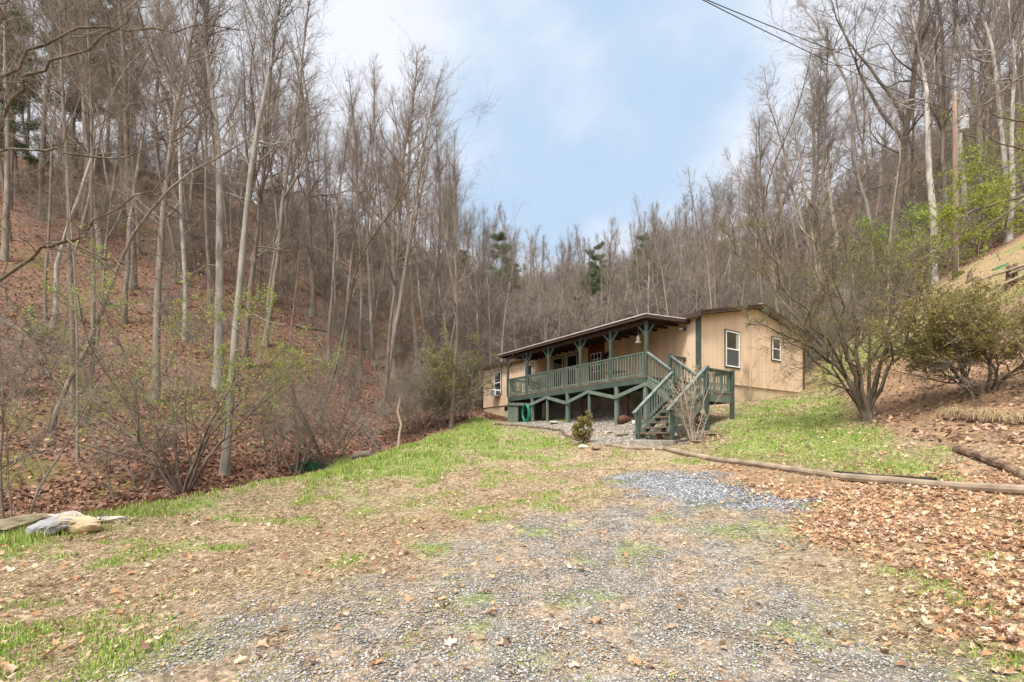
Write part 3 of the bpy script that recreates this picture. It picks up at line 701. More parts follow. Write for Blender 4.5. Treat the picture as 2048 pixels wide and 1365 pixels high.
def noise(s, d, r=.6):
    n = nn('ShaderNodeTexNoise'); n.inputs['Scale'].default_value = s; n.inputs['Detail'].default_value = d; n.inputs['Roughness'].default_value = r
    L(tc_.outputs['Object'], n.inputs['Vector']); return n.outputs['Fac']
def mr_(src, a, b, c, d):
    m = nn('ShaderNodeMapRange'); L(src, m.inputs[0])
    for i, v in enumerate((a, b, c, d)): m.inputs[i + 1].default_value = v
    return m.outputs[0]
def mul(a, b):
    m = nn('ShaderNodeMixRGB', blend_type='MULTIPLY'); m.inputs[0].default_value = 1; L(a, m.inputs[1])
    c = nn('ShaderNodeCombineXYZ')
    for i in range(3): L(b, c.inputs[i])
    L(c.outputs[0], m.inputs[2]); return m.outputs[0]
cur = mul(at.outputs['Color'], mr_(noise(9, 8, .7), .3, .7, .62, 1.38))
cur = mul(cur, mr_(noise(70, 4, .7), .3, .7, .6, 1.4))
vo = nn('ShaderNodeTexVoronoi'); vo.inputs['Scale'].default_value = 38; L(tc_.outputs['Object'], vo.inputs['Vector'])
sp = nn('ShaderNodeSeparateXYZ'); L(vo.outputs['Color'], sp.inputs[0])
peb = mul(cur, mr_(sp.outputs[0], 0, 1, .45, 1.5))
mx = nn('ShaderNodeMixRGB'); L(at.outputs['Alpha'], mx.inputs[0]); L(cur, mx.inputs[1]); L(peb, mx.inputs[2])
# scattered brown and straw flecks
fl_ = nn('ShaderNodeTexVoronoi'); fl_.inputs['Scale'].default_value = 16; L(tc_.outputs['Object'], fl_.inputs['Vector'])
sp2 = nn('ShaderNodeSeparateXYZ'); L(fl_.outputs['Color'], sp2.inputs[0])
cur2 = mul(mx.outputs[0], mr_(sp2.outputs[1], 0, 1, .72, 1.3))
L(cur2, bs.inputs['Base Color'])
bp = nn('ShaderNodeBump'); bp.inputs['Strength'].default_value = .7; bp.inputs['Distance'].default_value = .05
ad = nn('ShaderNodeMath', operation='MULTIPLY_ADD'); L(noise(30, 8, .75), ad.inputs[0]); ad.inputs[1].default_value = 1.2; L(mr_(vo.outputs['Distance'], 0, .6, .25, 0), ad.inputs[2])
L(ad.outputs[0], bp.inputs['Height']); L(bp.outputs[0], bs.inputs['Normal'])
me = mesh_np('ground', np.stack([GX_, GY_, GZ_], -1).reshape(-1, 3), Fq, gm, True, np.concatenate([c_.reshape(-1, 3), gw_.reshape(-1, 1)], 1))
ground = link('ground', me); ground['kind'] = 'structure'

# ---------------------------------------------------------------- loose cover: leaves, blades, stones
M['vcol'] = mat('dry_leaf', (1, 1, 1), .8, attr=True, spec=.2)
M['blade'] = mat('grass_blade', (1, 1, 1), .6, attr=True, spec=.25)
for k_ in ('vcol', 'blade'):       # thin leaves and blades let some light through
    t = M[k_].node_tree; b = t.nodes['Principled BSDF']; o_ = [n for n in t.nodes if n.type == 'OUTPUT_MATERIAL'][0]
    tr = t.nodes.new('ShaderNodeBsdfTranslucent'); ms = t.nodes.new('ShaderNodeMixShader'); ms.inputs[0].default_value = .25
    t.links.new(b.inputs['Base Color'].links[0].from_socket, tr.inputs[0]); t.links.new(b.outputs[0], ms.inputs[1]); t.links.new(tr.outputs[0], ms.inputs[2]); t.links.new(ms.outputs[0], o_.inputs[0])
M['stone'] = mat('gravel_stone', (1, 1, 1), .85, attr=True)
def polar(n, r0, r1, th=50, power=1.):
    """random ground positions ahead of the camera, thinning with distance"""
    u = NR.rand(n); r = r0 * (r1 / r0) ** (u ** power); a = np.radians((NR.rand(n) * 2 - 1) * th)
    return r * np.sin(a), r * np.cos(a)
def normals(x, y):
    e = .15; h = H(x, y); nx = -(H(x + e, y) - h) / e; ny = -(H(x, y + e) - h) / e
    n = np.stack([nx, ny, np.ones_like(nx)], -1); return h, n / np.linalg.norm(n, axis=1)[:, None]
def free_of_house(x, y):
    dx, dy = x - CX, y - CY; b = dx * ca + dy * sa; a = -dx * sa + dy * ca
    return ~((b > -.05) & (b < W_) & (a > 0) & (a < L_)) & ~((b > -5.05) & (b < -4.28) & (a > -2.3) & (a < -.6))
def rot_frame(n, tilt):
    """tangent frames around normals n with random spin and tilt"""
    m = len(n); az = NR.rand(m) * 2 * np.pi
    a = np.stack([np.cos(az), np.sin(az), np.zeros(m)], 1); a -= n * (a * n).sum(1)[:, None]; a /= np.linalg.norm(a, axis=1)[:, None]
    b = np.cross(n, a); t = NR.randn(m) * tilt; t2 = NR.randn(m) * tilt
    a2 = a * np.cos(t)[:, None] + n * np.sin(t)[:, None]; n2 = np.cross(a2, b)
    b2 = b * np.cos(t2)[:, None] + n2 * np.sin(t2)[:, None]
    return a2, b2, np.cross(a2, b2)
def pick(cols, n, jit=.18):
    cols = np.array(cols); c = cols[NR.randint(len(cols), size=n)]
    return np.clip(c * (1 + NR.randn(n, 1) * jit), .005, .9)
def leaves(name, x, y, size, cols, label, tilt=.35, lift=.02, minsz=.6, lobed=False):
    n = len(x); h, nr = normals(x, y); a, b, c = rot_frame(nr, tilt)
    s = size * (minsz + NR.rand(n) * .9)[:, None]; o = np.stack([x, y, h], 1) + nr * (lift + NR.rand(n, 1) * lift * 1.6)
    curl = (NR.rand(n, 1) * .5 - .1)
    base = o - a * s * .5; tip = o + a * s * .5 + c * s * curl * .6
    if lobed:
        K = 11; ang = np.linspace(0, 2 * np.pi, K, endpoint=False); rad = np.where(np.arange(K) % 2 == 0, 1., .58)[None] * (.8 + .4 * NR.rand(n, K)); rad[:, 0] = 1.15
        ex = np.cos(ang)[None] * rad * s * .5; ey = np.sin(ang)[None] * rad * s * .40; ez = (ey ** 2 / (s * .4)) * (curl * 2.2) + (ex ** 2 / (s * .5)) * (NR.rand(n, 1) - .4) * 1.2
        V = o[:, None] + a[:, None] * ex[..., None] + b[:, None] * ey[..., None] + c[:, None] * ez[..., None]
        V = np.concatenate([o[:, None], V], 1).reshape(-1, 3); k = np.arange(n)[:, None, None] * (K + 1)
        T_ = np.stack([np.zeros(K, int), 1 + np.arange(K), 1 + (np.arange(K) + 1) % K], 1); Ft = (k + T_[None]).reshape(-1, 3)
        return tag(link(name, mesh_np(name, V, Ft, M['vcol'], False, np.repeat(pick(cols, n), K + 1, 0))), label, 'leaf litter', kind='stuff')
    l1 = o + b * s * .34 - a * s * .12 + c * s * curl; r1 = o - b * s * .34 - a * s * .12 + c * s * curl * .8
    l2 = o + b * s * .24 + a * s * .26 + c * s * curl * .5; r2 = o - b * s * .24 + a * s * .26 + c * s * curl * .9
    V = np.stack([base, l1, l2, tip, r2, r1], 1).reshape(-1, 3)
    k = np.arange(n)[:, None] * 6
    Fq_ = np.concatenate([k + np.array([[0, 1, 2, 3]]), k + np.array([[0, 3, 4, 5]])], 0)
    col = np.repeat(pick(cols, n), 6, 0)
    o = link(name, mesh_np(name, V, Fq_, M['vcol'], False, col)); return tag(o, label, 'leaf litter', kind='stuff')
TAN = [(.48, .29, .165), (.56, .38, .24), (.40, .225, .12), (.62, .46, .33), (.30, .165, .095), (.46, .33, .24), (.20, .12, .08)]
RED = [(.20, .10, .062), (.27, .145, .095), (.12, .06, .04), (.34, .21, .15), (.23, .12, .07), (.14, .085, .065)]
x, y = polar(150000, 3.2, 24, 50); z = zones(x, y)
p = np.maximum(z['leaf'] * .95, .012 + .028 * z['yard']); p = np.maximum(p, z['bed'] * .8); p = np.maximum(p, z['porch'] * .22); p = np.maximum(p, zone(Z_LAWN, x, y, 1, .5, 1) * .22)
p *= 1 - .85 * z['bright']; p = np.where(z['gravel'] > .3, p * .16, p)
p *= np.clip(fbm(x, y, 1.7, 3) * 2.6 - .45, .1, 1.2); p *= z['yard'] > .3
k = (NR.rand(len(x)) < p) & free_of_house(x, y)
leaves('leaf_litter', x[k], y[k], .082, TAN, 'tan and orange fallen leaves strewn over the yard and drive edge', .4, .016, .4, True)
x, y = polar(330000, 9, 75, 52); z = zones(x, y)
inyard = z['yard'] > .45
p = np.where(inyard, 0, np.where(x > 4, .22, .62)) * (1 - .5 * z['moss']) * (1 - .93 * z['bank']) * np.clip(fbm(x, y, .7, 4) * 3 - .5, .15, 1)
k = (NR.rand(len(x)) < p) & free_of_house(x, y)
x, y = x[k], y[k]
rt = x > 4
leaves('hillside_leaf_litter', x[~rt], y[~rt], .15, RED, 'red brown fallen leaves covering the wooded slope on the left', .5, .02, .5)
leaves('bank_leaf_litter', x[rt], y[rt], .11, [(.40, .26, .17), (.30, .19, .13), (.48, .34, .24), (.24, .15, .10), (.36, .25, .18), (.20, .14, .10)], 'tan brown fallen leaves covering the bank on the right', .5, .02, .5)
print('LEAVES', len(x))
def blades(name, x, y, hgt, wid, cols, label, per=6, spread=.05, lean=.45, cat='grass', flat=False):
    n = len(x); x = np.repeat(x, per) + NR.randn(n * per) * spread; y = np.repeat(y, per) + NR.randn(n * per) * spread
    hg = np.repeat(hgt if np.ndim(hgt) else np.full(n, hgt), per) * (.5 + NR.rand(n * per) * .8); N_ = n * per
    z = H(x, y) - .004; az = NR.rand(N_) * 2 * np.pi; d = np.stack([np.cos(az), np.sin(az), 0 * az], 1); s = np.stack([-np.sin(az), np.cos(az), 0 * az], 1) * ((np.repeat(wid, per) if np.ndim(wid) else wid) * (.6 + NR.rand(N_) * .8))[:, None]
    ln = np.abs(NR.randn(N_)) * lean; o = np.stack([x, y, z], 1)
    up = np.array([0, 0, 1.])
    m = o + up * (hg * .55)[:, None] * np.cos(ln * .5)[:, None] + d * (hg * .55 * np.sin(ln * .5))[:, None]
    tp = m + up * (hg * .5 * np.cos(ln * 1.5))[:, None] + d * (hg * .5 * np.sin(ln * 1.5))[:, None]
    if flat:
        e_ = NR.rand(N_) ** 1.6 * 1.0; m = o + (d * np.cos(e_)[:, None] + up * np.sin(e_)[:, None]) * (hg * .5)[:, None]; e_ = e_ * .5 - .1
        tp = m + (d * np.cos(e_)[:, None] + s / np.linalg.norm(s, axis=1)[:, None] * NR.randn(N_, 1) * .4 + up * np.sin(e_)[:, None]) * (hg * .5)[:, None]
        s = s * .8 + up * (np.linalg.norm(s, axis=1) * .8)[:, None]; o = o + up * .008
    V = np.stack([o - s, o + s, m + s * .7, m - s * .7, tp], 1).reshape(-1, 3); k = np.arange(N_)[:, None] * 5
    col = np.repeat(pick(cols, N_, .2), 5, 0)
    o = link(name, mesh_np(name, V, [k + np.array([[0, 1, 2, 3]]), k + np.array([[3, 2, 4]])], M['blade'], False, col)); return tag(o, label, cat, kind='stuff')
GR = [(.20, .31, .045), (.27, .38, .065), (.15, .25, .04), (.34, .40, .11), (.42, .40, .18)]
x, y = polar(95000, 3.0, 34, 50, .85); z = zones(x, y)
p = np.maximum(z['grass'], z['bank'] * .6 * np.clip((fbm(x + 3, y, .3, 4) - .42) * 6, 0, 1)) * (1 - z['bright']) * (1 - np.minimum(1, 2.2 * z['gravel'])) * np.clip(fbm(x, y, 2.3, 4) * 3.2 - .8, .05, 1)
k = (NR.rand(len(x)) < p) & free_of_house(x, y); x, y = x[k], y[k]; r = np.hypot(x, y)
tall = np.clip((fbm(x + 5, y + 40, .9, 3) - .45) * 6, 0, 1) * zone(Z_BERM, x, y, .8)
blades('lawn_grass', x, y, .045 + .09 * tall + .0012 * r, .0035 + .00035 * r, GR, 'bright green grass growing in tufts along the bank and lawn', 7, .05)
print('TUFTS', len(x))
ST = [(.50, .39, .27), (.42, .32, .21), (.33, .235, .15), (.58, .47, .34), (.24, .165, .11), (.36, .29, .17), (.30, .28, .13)]
x, y = polar(105000, 3.0, 30, 50, .9); z = zones(x, y)
p = np.maximum(z['yard'] * .55, z['bank'] * .7) * (1 - np.minimum(1, 1.7 * z['gravel'])) * (1 - z['bright']) * (1 - z['porch']) * (1 - .88 * z['grass']) * np.clip(fbm(x + 7, y, 1.9, 4) * 3 - .6, .1, 1)
p = np.where(z['gravel'] > .3, p + .045 * np.clip(fbm(x, y + 70, 2.6, 4) * 6 - 2.8, 0, 1), p)
k = (NR.rand(len(x)) < p) & free_of_house(x, y); x, y = x[k], y[k]; r = np.hypot(x, y)
blades('dry_grass', x, y, .062 + .0015 * r, .0019 + .0003 * r, ST, 'short dead straw coloured grass matted over the yard', 9, .07, flat=True)
print('STRAW', len(x))
# a few small weeds in the gravel
x, y = polar(900, 3.2, 9, 45); z = zones(x, y); k = (z['gravel'] > .25) & (NR.rand(len(x)) < .35); x, y = x[k], y[k]
blades('weeds', x, y, .03, .004, [(.22, .33, .05), (.30, .38, .08), (.28, .25, .08)], 'tiny green weeds sprouting through the gravel', 12, .018, .9, 'weeds')
def stones(name, x, y, size, cols, label):
    n = len(x); h = H(x, y)
    O = np.array([(1, 0, 0), (0, 1, 0), (-1, 0, 0), (0, -1, 0), (0, 0, .7), (0, 0, -.7)])
    az = NR.rand(n) * 6.28; c, s = np.cos(az), np.sin(az)
    V = O[None] * (1 + NR.randn(n, 6, 1) * .22) * (size * (.45 + NR.rand(n) ** 2 * 1.3))[:, None, None] * np.stack([1 + NR.rand(n) * .6, np.ones(n), .6 + NR.rand(n) * .3], 1)[:, None]
    V = np.stack([V[..., 0] * c[:, None] - V[..., 1] * s[:, None], V[..., 0] * s[:, None] + V[..., 1] * c[:, None], V[..., 2]], -1) + np.stack([x, y, h + .004], 1)[:, None]
    T_ = np.array([(0, 1, 4), (1, 2, 4), (2, 3, 4), (3, 0, 4), (1, 0, 5), (2, 1, 5), (3, 2, 5), (0, 3, 5)])
    Fc = (np.arange(n)[:, None, None] * 6 + T_[None]).reshape(-1, 3)
    o = link(name, mesh_np(name, V.reshape(-1, 3), Fc, M['stone'], False, np.repeat(pick(cols, n, .2), 6, 0))); return tag(o, label, 'gravel', kind='stuff')
GC = [(.245, .24, .23), (.185, .183, .178), (.30, .29, .27), (.145, .145, .142), (.28, .24, .19), (.37, .36, .34), (.30, .24, .17)]
x, y = polar(190000, 3.0, 14, 46, .8); z = zones(x, y)
k = NR.rand(len(x)) < z['gravel'] * .75; x, y = x[k], y[k]
stones('gravel', x, y, 0.0068 + .0007 * np.hypot(x, y), GC, 'worn grey gravel spread over the drive')
print('STONES', len(x))
x = NR.uniform(1.5, 7, 60000); y = NR.uniform(8.5, 14.5, 60000); z = zones(x, y); k = NR.rand(len(x)) < z['bright'] * 1.; x, y = x[k], y[k]
stones('fresh_gravel', x, y, np.full(len(x), .020), [(.20, .207, .222), (.14, .146, .16), (.26, .268, .282), (.32, .33, .345), (.11, .114, .124)], 'pale blue grey patch of fresh crushed stone beside the drive')
x, y = polar(60000, 15, 34, 20); z = zones(x, y); k = (NR.rand(len(x)) < z['porch'] * .8) & free_of_house(x, y); x, y = x[k], y[k]
stones('porch_gravel', x, y, np.full(len(x), .03), GC, 'grey gravel under the porch and round the stair foot')

# ---------------------------------------------------------------- trees
def bark(name, c1, c2, c3=None, rnd=.18, lo=.58, hi=.72):
    return mat(name, c1, .95, c2, 2.2, 8, bump=.6, bscale=9, stretch=(3, 3, .6), rnd=rnd, col3=c3, s3=.9, lo3=lo, hi3=hi, spec=.1)
M['bark_grey'] = bark('grey_brown_bark', (.24, .20, .165), (.135, .11, .09), (.34, .32, .285))
M['bark_pale'] = bark('pale_grey_bark', (.38, .355, .32), (.24, .215, .185), (.15, .13, .11))
M['bark_dark'] = bark('dark_furrowed_bark', (.20, .16, .13), (.12, .095, .075), (.26, .23, .19))
M['bark_smooth'] = bark('smooth_light_brown_bark', (.26, .215, .17), (.17, .14, .11), (.34, .31, .27))
M['twig'] = mat('brown_twigs', (.25, .21, .175), .95, (.165, .138, .115), .8, rnd=.25, spec=.05)
M['twig_pale'] = mat('pale_twigs', (.40, .33, .25), .9, (.28, .22, .17), .8, rnd=.15, spec=.05)
M['twig_far'] = mat('grey_brown_twigs', (.275, .232, .20), .95, (.20, .168, .145), .2, rnd=.25, spec=.05)
M['twig_olive'] = mat('olive_mossy_twigs', (.20, .17, .10), .95, (.12, .10, .065), 1.5, spec=.05)
M['lichen'] = bark('lichen_speckled_bark', (.17, .135, .10), (.075, .06, .045), (.30, .31, .24), .1, .60, .70)
M['leafg'] = mat('young_leaf', (1, 1, 1), .6, attr=True, spec=.2)
t = M['leafg'].node_tree; b = t.nodes['Principled BSDF']; o_ = [n for n in t.nodes if n.type == 'OUTPUT_MATERIAL'][0]
tr = t.nodes.new('ShaderNodeBsdfTranslucent'); ms = t.nodes.new('ShaderNodeMixShader'); ms.inputs[0].default_value = .35
t.links.new(b.inputs['Base Color'].links[0].from_socket, tr.inputs[0]); t.links.new(b.outputs[0], ms.inputs[1]); t.links.new(tr.outputs[0], ms.inputs[2]); t.links.new(ms.outputs[0], o_.inputs[0])

def unit(v): return v / np.maximum(np.linalg.norm(v, axis=-1, keepdims=True), 1e-9)
def tubes(P, Rr, n):
    """P (T,S,3) polylines, Rr (T,S) radii -> verts, quads; the last ring closes to a near point"""
    T, S, _ = P.shape
    tan = np.empty_like(P); tan[:, 1:-1] = P[:, 2:] - P[:, :-2]; tan[:, 0] = P[:, 1] - P[:, 0]; tan[:, -1] = P[:, -1] - P[:, -2]; tan = unit(tan)
    ref = np.where(np.abs(tan[:, :1, 2:3]) < .8, np.array([0, 0, 1.]), np.array([1., 0, 0])); ref = np.broadcast_to(ref, P.shape)
    a = unit(np.cross(tan, ref)); b = np.cross(tan, a)
    th = np.arange(n) * 2 * np.pi / n
    V = P[:, :, None] + (a[:, :, None] * np.cos(th)[:, None] + b[:, :, None] * np.sin(th)[:, None]) * Rr[:, :, None, None]
    base = np.arange(T)[:, None, None] * S * n + np.arange(S - 1)[None, :, None] * n; k = np.arange(n); k2 = (k + 1) % n
    Q = np.stack([base + k, base + k2, base + n + k2, base + n + k], -1).reshape(-1, 4)
    return V.reshape(-1, 3), Q
class Mesh:
    def __init__(s): s.v = []; s.f = []; s.n = 0
    def add(s, V, Q): s.v.append(V); s.f.append(Q + s.n); s.n += len(V)
    def get(s): return np.concatenate(s.v), np.concatenate(s.f)
def path(o, d, ln, S, rs, wig=.12, up=0., droop=0.):
    """grow T polylines from origins o along directions d"""
    T = len(o); P = np.empty((T, S, 3)); P[:, 0] = o; d = unit(d); st = ln / (S - 1)
    for i in range(1, S):
        d = unit(d + rs.randn(T, 3) * wig + np.array([0, 0, up / (S - 1)]) - np.array([0, 0, droop * i / S / (S - 1)]))
        P[:, i] = P[:, i - 1] + d * st[:, None]
    return P
def along(P, Rr, idx, t):
    S = P.shape[1]; f = t * (S - 1); i = np.minimum(f.astype(int), S - 2); u = (f - i)[:, None]
    p = P[idx, i] * (1 - u) + P[idx, i + 1] * u; tan = unit(P[idx, i + 1] - P[idx, i]); r = Rr[idx, i] * (1 - u[:, 0]) + Rr[idx, i + 1] * u[:, 0]
    return p, tan, r
def children(P, Rr, per, t0, t1, ang, angsd, length, S, rs, wig, up, rfac, rmin, rtip=.25, lensd=.3, droop=0, tpow=1., flat=0):
    T = len(P); idx = np.repeat(np.arange(T), per); n = len(idx); t = t0 + (t1 - t0) * rs.rand(n) ** tpow
    p, tan, r = along(P, Rr, idx, t)
    az = rs.rand(n) * 2 * np.pi; ref = np.where(np.abs(tan[:, 2:3]) < .9, np.array([0, 0, 1.]), np.array([1., 0, 0])); a = unit(np.cross(tan, ref)); b = np.cross(tan, a)
    an = np.radians(ang(t) if callable(ang) else ang) + rs.randn(n) * np.radians(angsd)
    side = a * np.cos(az)[:, None] + b * np.sin(az)[:, None]
    d = tan * np.cos(an)[:, None] + side * np.sin(an)[:, None]
    if flat: d[:, 2] *= (1 - flat)
    ln = (length(t) if callable(length) else np.full(n, length)) * np.exp(rs.randn(n) * lensd)
    if not callable(length):
        pl = np.linalg.norm(P[idx, -1] - P[idx, 0], axis=1); ln = ln * pl * (1.15 - .6 * t)
    P2 = path(p, d, ln, S, rs, wig, up, droop)
    r0 = np.maximum(r * rfac, rmin); R2 = r0[:, None] * np.linspace(1, rtip, S)[None]
    return P2, np.maximum(R2, rmin * .45)

def bare_tree(seed, Ht=22., rr=.0095, clear=.38, nl=32, spread=.25, n2=7, n3=10, lean=.0, fork=0, ang0=64, ang1=38, twig=.0036, wig=.05, up=.5, low=6):
    rs = np.random.RandomState(seed)
    S = 16; tr = path(np.array([[0, 0, -.6]]), np.array([[lean, 0, 1.]]), np.array([Ht + .6]), S, rs, wig, .35)
    tt = np.linspace(0, 1, S); R0 = Ht * rr * (1 - tt * .9) ** .85; R0[0] *= 1.6; R0[1] *= 1.05
    TP = tr; TR = R0[None]
    trunk = Mesh(); trunk.add(*tubes(TP, TR, 9))
    stems, sr = TP, TR
    if fork:
        fp, fr = children(TP, TR, fork, .28, .5, 22, 6, lambda t: Ht * (.95 - t), S, rs, wig * 1.2, .55, .72, .03, .06, .08)
        trunk.add(*tubes(fp, fr, 7)); stems = np.concatenate([TP, fp]); sr = np.concatenate([TR, fr])
    prof = lambda t: Ht * spread * np.clip((1.04 - t), .05, 1) ** .75 * (.75 + .5 * (t > .45))
    l1, r1 = children(stems, sr, nl, clear, .985, lambda t: ang0 + (ang1 - ang0) * (t - clear) / (1 - clear), 9, prof, 9, rs, .14, up, .42, .010, .10, .3, tpow=.85)
    trunk.add(*tubes(l1, r1, 5))
    if low:   # thin dead branches lower on the trunk
        l0, r0 = children(TP, TR, low, .12, clear, 75, 15, lambda t: np.full(len(t), Ht * .07), 6, rs, .2, .1, .16, .012, .2, .4)
        trunk.add(*tubes(l0, r0, 4)); 
    crown = Mesh()
    l2, r2 = children(l1, r1, n2, .12, 1., 42, 14, .48, 6, rs, .16, .3, .5, twig * 1.4, .3); crown.add(*tubes(l2, r2, 3))
    la, ra = children(stems[:1], sr[:1], 26, .7, 1, 40, 12, lambda t: Ht * .07 * (1.2 - t) / .4, 6, rs, .12, .6, .4, twig * 1.5, .3); crown.add(*tubes(la, ra, 3))
    l2 = np.concatenate([l2, la]); r2 = np.concatenate([r2, ra])
    l3, r3 = children(l2, r2, n3, .1, 1., 40, 15, .52, 4, rs, .2, .35, .6, twig, .35); crown.add(*tubes(l3, r3, 3))
    if low: l4, r4 = children(l0, r0, 8, .1, 1, 45, 15, .5, 4, rs, .2, .1, .5, twig, .4); crown.add(*tubes(l4, r4, 3))
    return trunk, crown
def shrub(seed, Ht=4., stems=6, spread=.5, n1=9, n2=8, n3=8, r=.025, twig=.003, up=.6, wig=.12, t0=.15, splay=.5):
    rs = np.random.RandomState(seed)
    az = rs.rand(stems) * 6.28; d = np.stack([np.cos(az) * splay * (.3 + rs.rand(stems)), np.sin(az) * splay * (.3 + rs.rand(stems)), np.ones(stems)], 1)
    st = path(np.c_[np.cos(az) * .08, np.sin(az) * .08, np.full(stems, -.15)], d, Ht * (.65 + .4 * rs.rand(stems)), 10, rs, wig, up * .6); sr = (r * (.6 + .6 * rs.rand(stems)))[:, None] * np.linspace(1, .25, 10)
    tm = Mesh(); tm.add(*tubes(st, sr, 6))
    l1, r1 = children(st, sr, n1, t0, 1, 40, 12, lambda t: Ht * spread * (1.1 - t * .7), 8, rs, .16, up, .55, .006, .2); tm.add(*tubes(l1, r1, 4))
    cr = Mesh(); l2, r2 = children(l1, r1, n2, .1, 1, 42, 15, .5, 5, rs, .2, up * .6, .55, twig * 1.3, .3); cr.add(*tubes(l2, r2, 3))
    l3, r3 = children(l2, r2, n3, .1, 1, 42, 15, .5, 4, rs, .2, .2, .6, twig, .4); cr.add(*tubes(l3, r3, 3))
    return tm, cr, l3
def flecks(pts, size, cols, rs, n=None):
    k = rs.randint(len(pts), size=n) if n else np.arange(len(pts)); p = pts[k]; n = len(p)
    a = unit(rs.randn(n, 3)); b = unit(np.cross(a, rs.randn(n, 3))); s = (size * (.5 + rs.rand(n)))[:, None]
    V = np.stack([p, p + a * s * .6 + b * s * .35, p + a * s * 1.2, p + a * s * .6 - b * s * .35], 1).reshape(-1, 3)
    cols = np.array(cols); c = cols[rs.randint(len(cols), size=n)] * (1 + rs.randn(n, 1) * .15)
    return V, (np.arange(n)[:, None] * 4 + np.arange(4)[None]), np.repeat(np.clip(c, .004, .9), 4, 0)
def mk(name, ms, m, smooth=True):
    V, Q = ms.get(); return mesh_np(name, V, Q, m, smooth)
PROTO = {}
def proto(key, trunk, crown, tm, cm, Ht): PROTO[key] = (mk('trunk', trunk, tm), mk('crown', crown, cm), Ht)
specs = [  # seed, height, options, bark
    ('tall_a', dict(seed=1, clear=.42), 'bark_grey'), ('tall_b', dict(seed=2, clear=.34, nl=38, spread=.24), 'bark_grey'),
    ('tall_c', dict(seed=3, fork=1, nl=24, clear=.4), 'bark_grey'), ('tall_d', dict(seed=4, clear=.5, nl=30, spread=.22, ang0=54, ang1=30), 'bark_pale'),
    ('tall_e', dict(seed=5, fork=2, nl=18, n2=8, clear=.38, spread=.24), 'bark_dark'), ('tall_f', dict(seed=6, clear=.3, nl=36, spread=.26, ang0=62, up=.8), 'bark_grey'),
    ('slim_a', dict(seed=11, rr=.0055, nl=20, spread=.19, n2=7, n3=8, wig=.07), 'bark_grey'), ('slim_b', dict(seed=12, rr=.006, nl=22, spread=.18, n2=7, n3=8, wig=.08, lean=.12), 'bark_pale'),
    ('slim_c', dict(seed=13, rr=.005, nl=20, spread=.2, n2=7, n3=8, wig=.09, lean=.2), 'bark_smooth'), ('slim_d', dict(seed=14, rr=.0065, nl=20, spread=.18, n2=7, n3=8, wig=.06, fork=1, clear=.3), 'bark_grey'),
    ('slim_e', dict(seed=15, rr=.006, nl=22, spread=.16, n2=7, n3=8, wig=.05, ang0=45, ang1=20), 'bark_smooth')]
for key, kw, bk in specs:
    t_, c_ = bare_tree(**kw); proto(key, t_, c_, M[bk], M['twig'], 22.)
def place(name, key, loc, height, rz=0, lean=(0, 0), label=None, cat='tree', group=None, thick=1., meshes=None):
    tm, cm, Ht = (meshes or PROTO[key]); s = height / Ht
    r = empty(name, loc, rz); r.rotation_euler = (lean[0], lean[1], rz); r.rotation_mode = 'ZYX'
    tag(r, label, cat, group)
    tr = link('trunk', tm, r); cr = link('crown', cm, r); r.scale = (s * thick, s * thick, s)
    return r

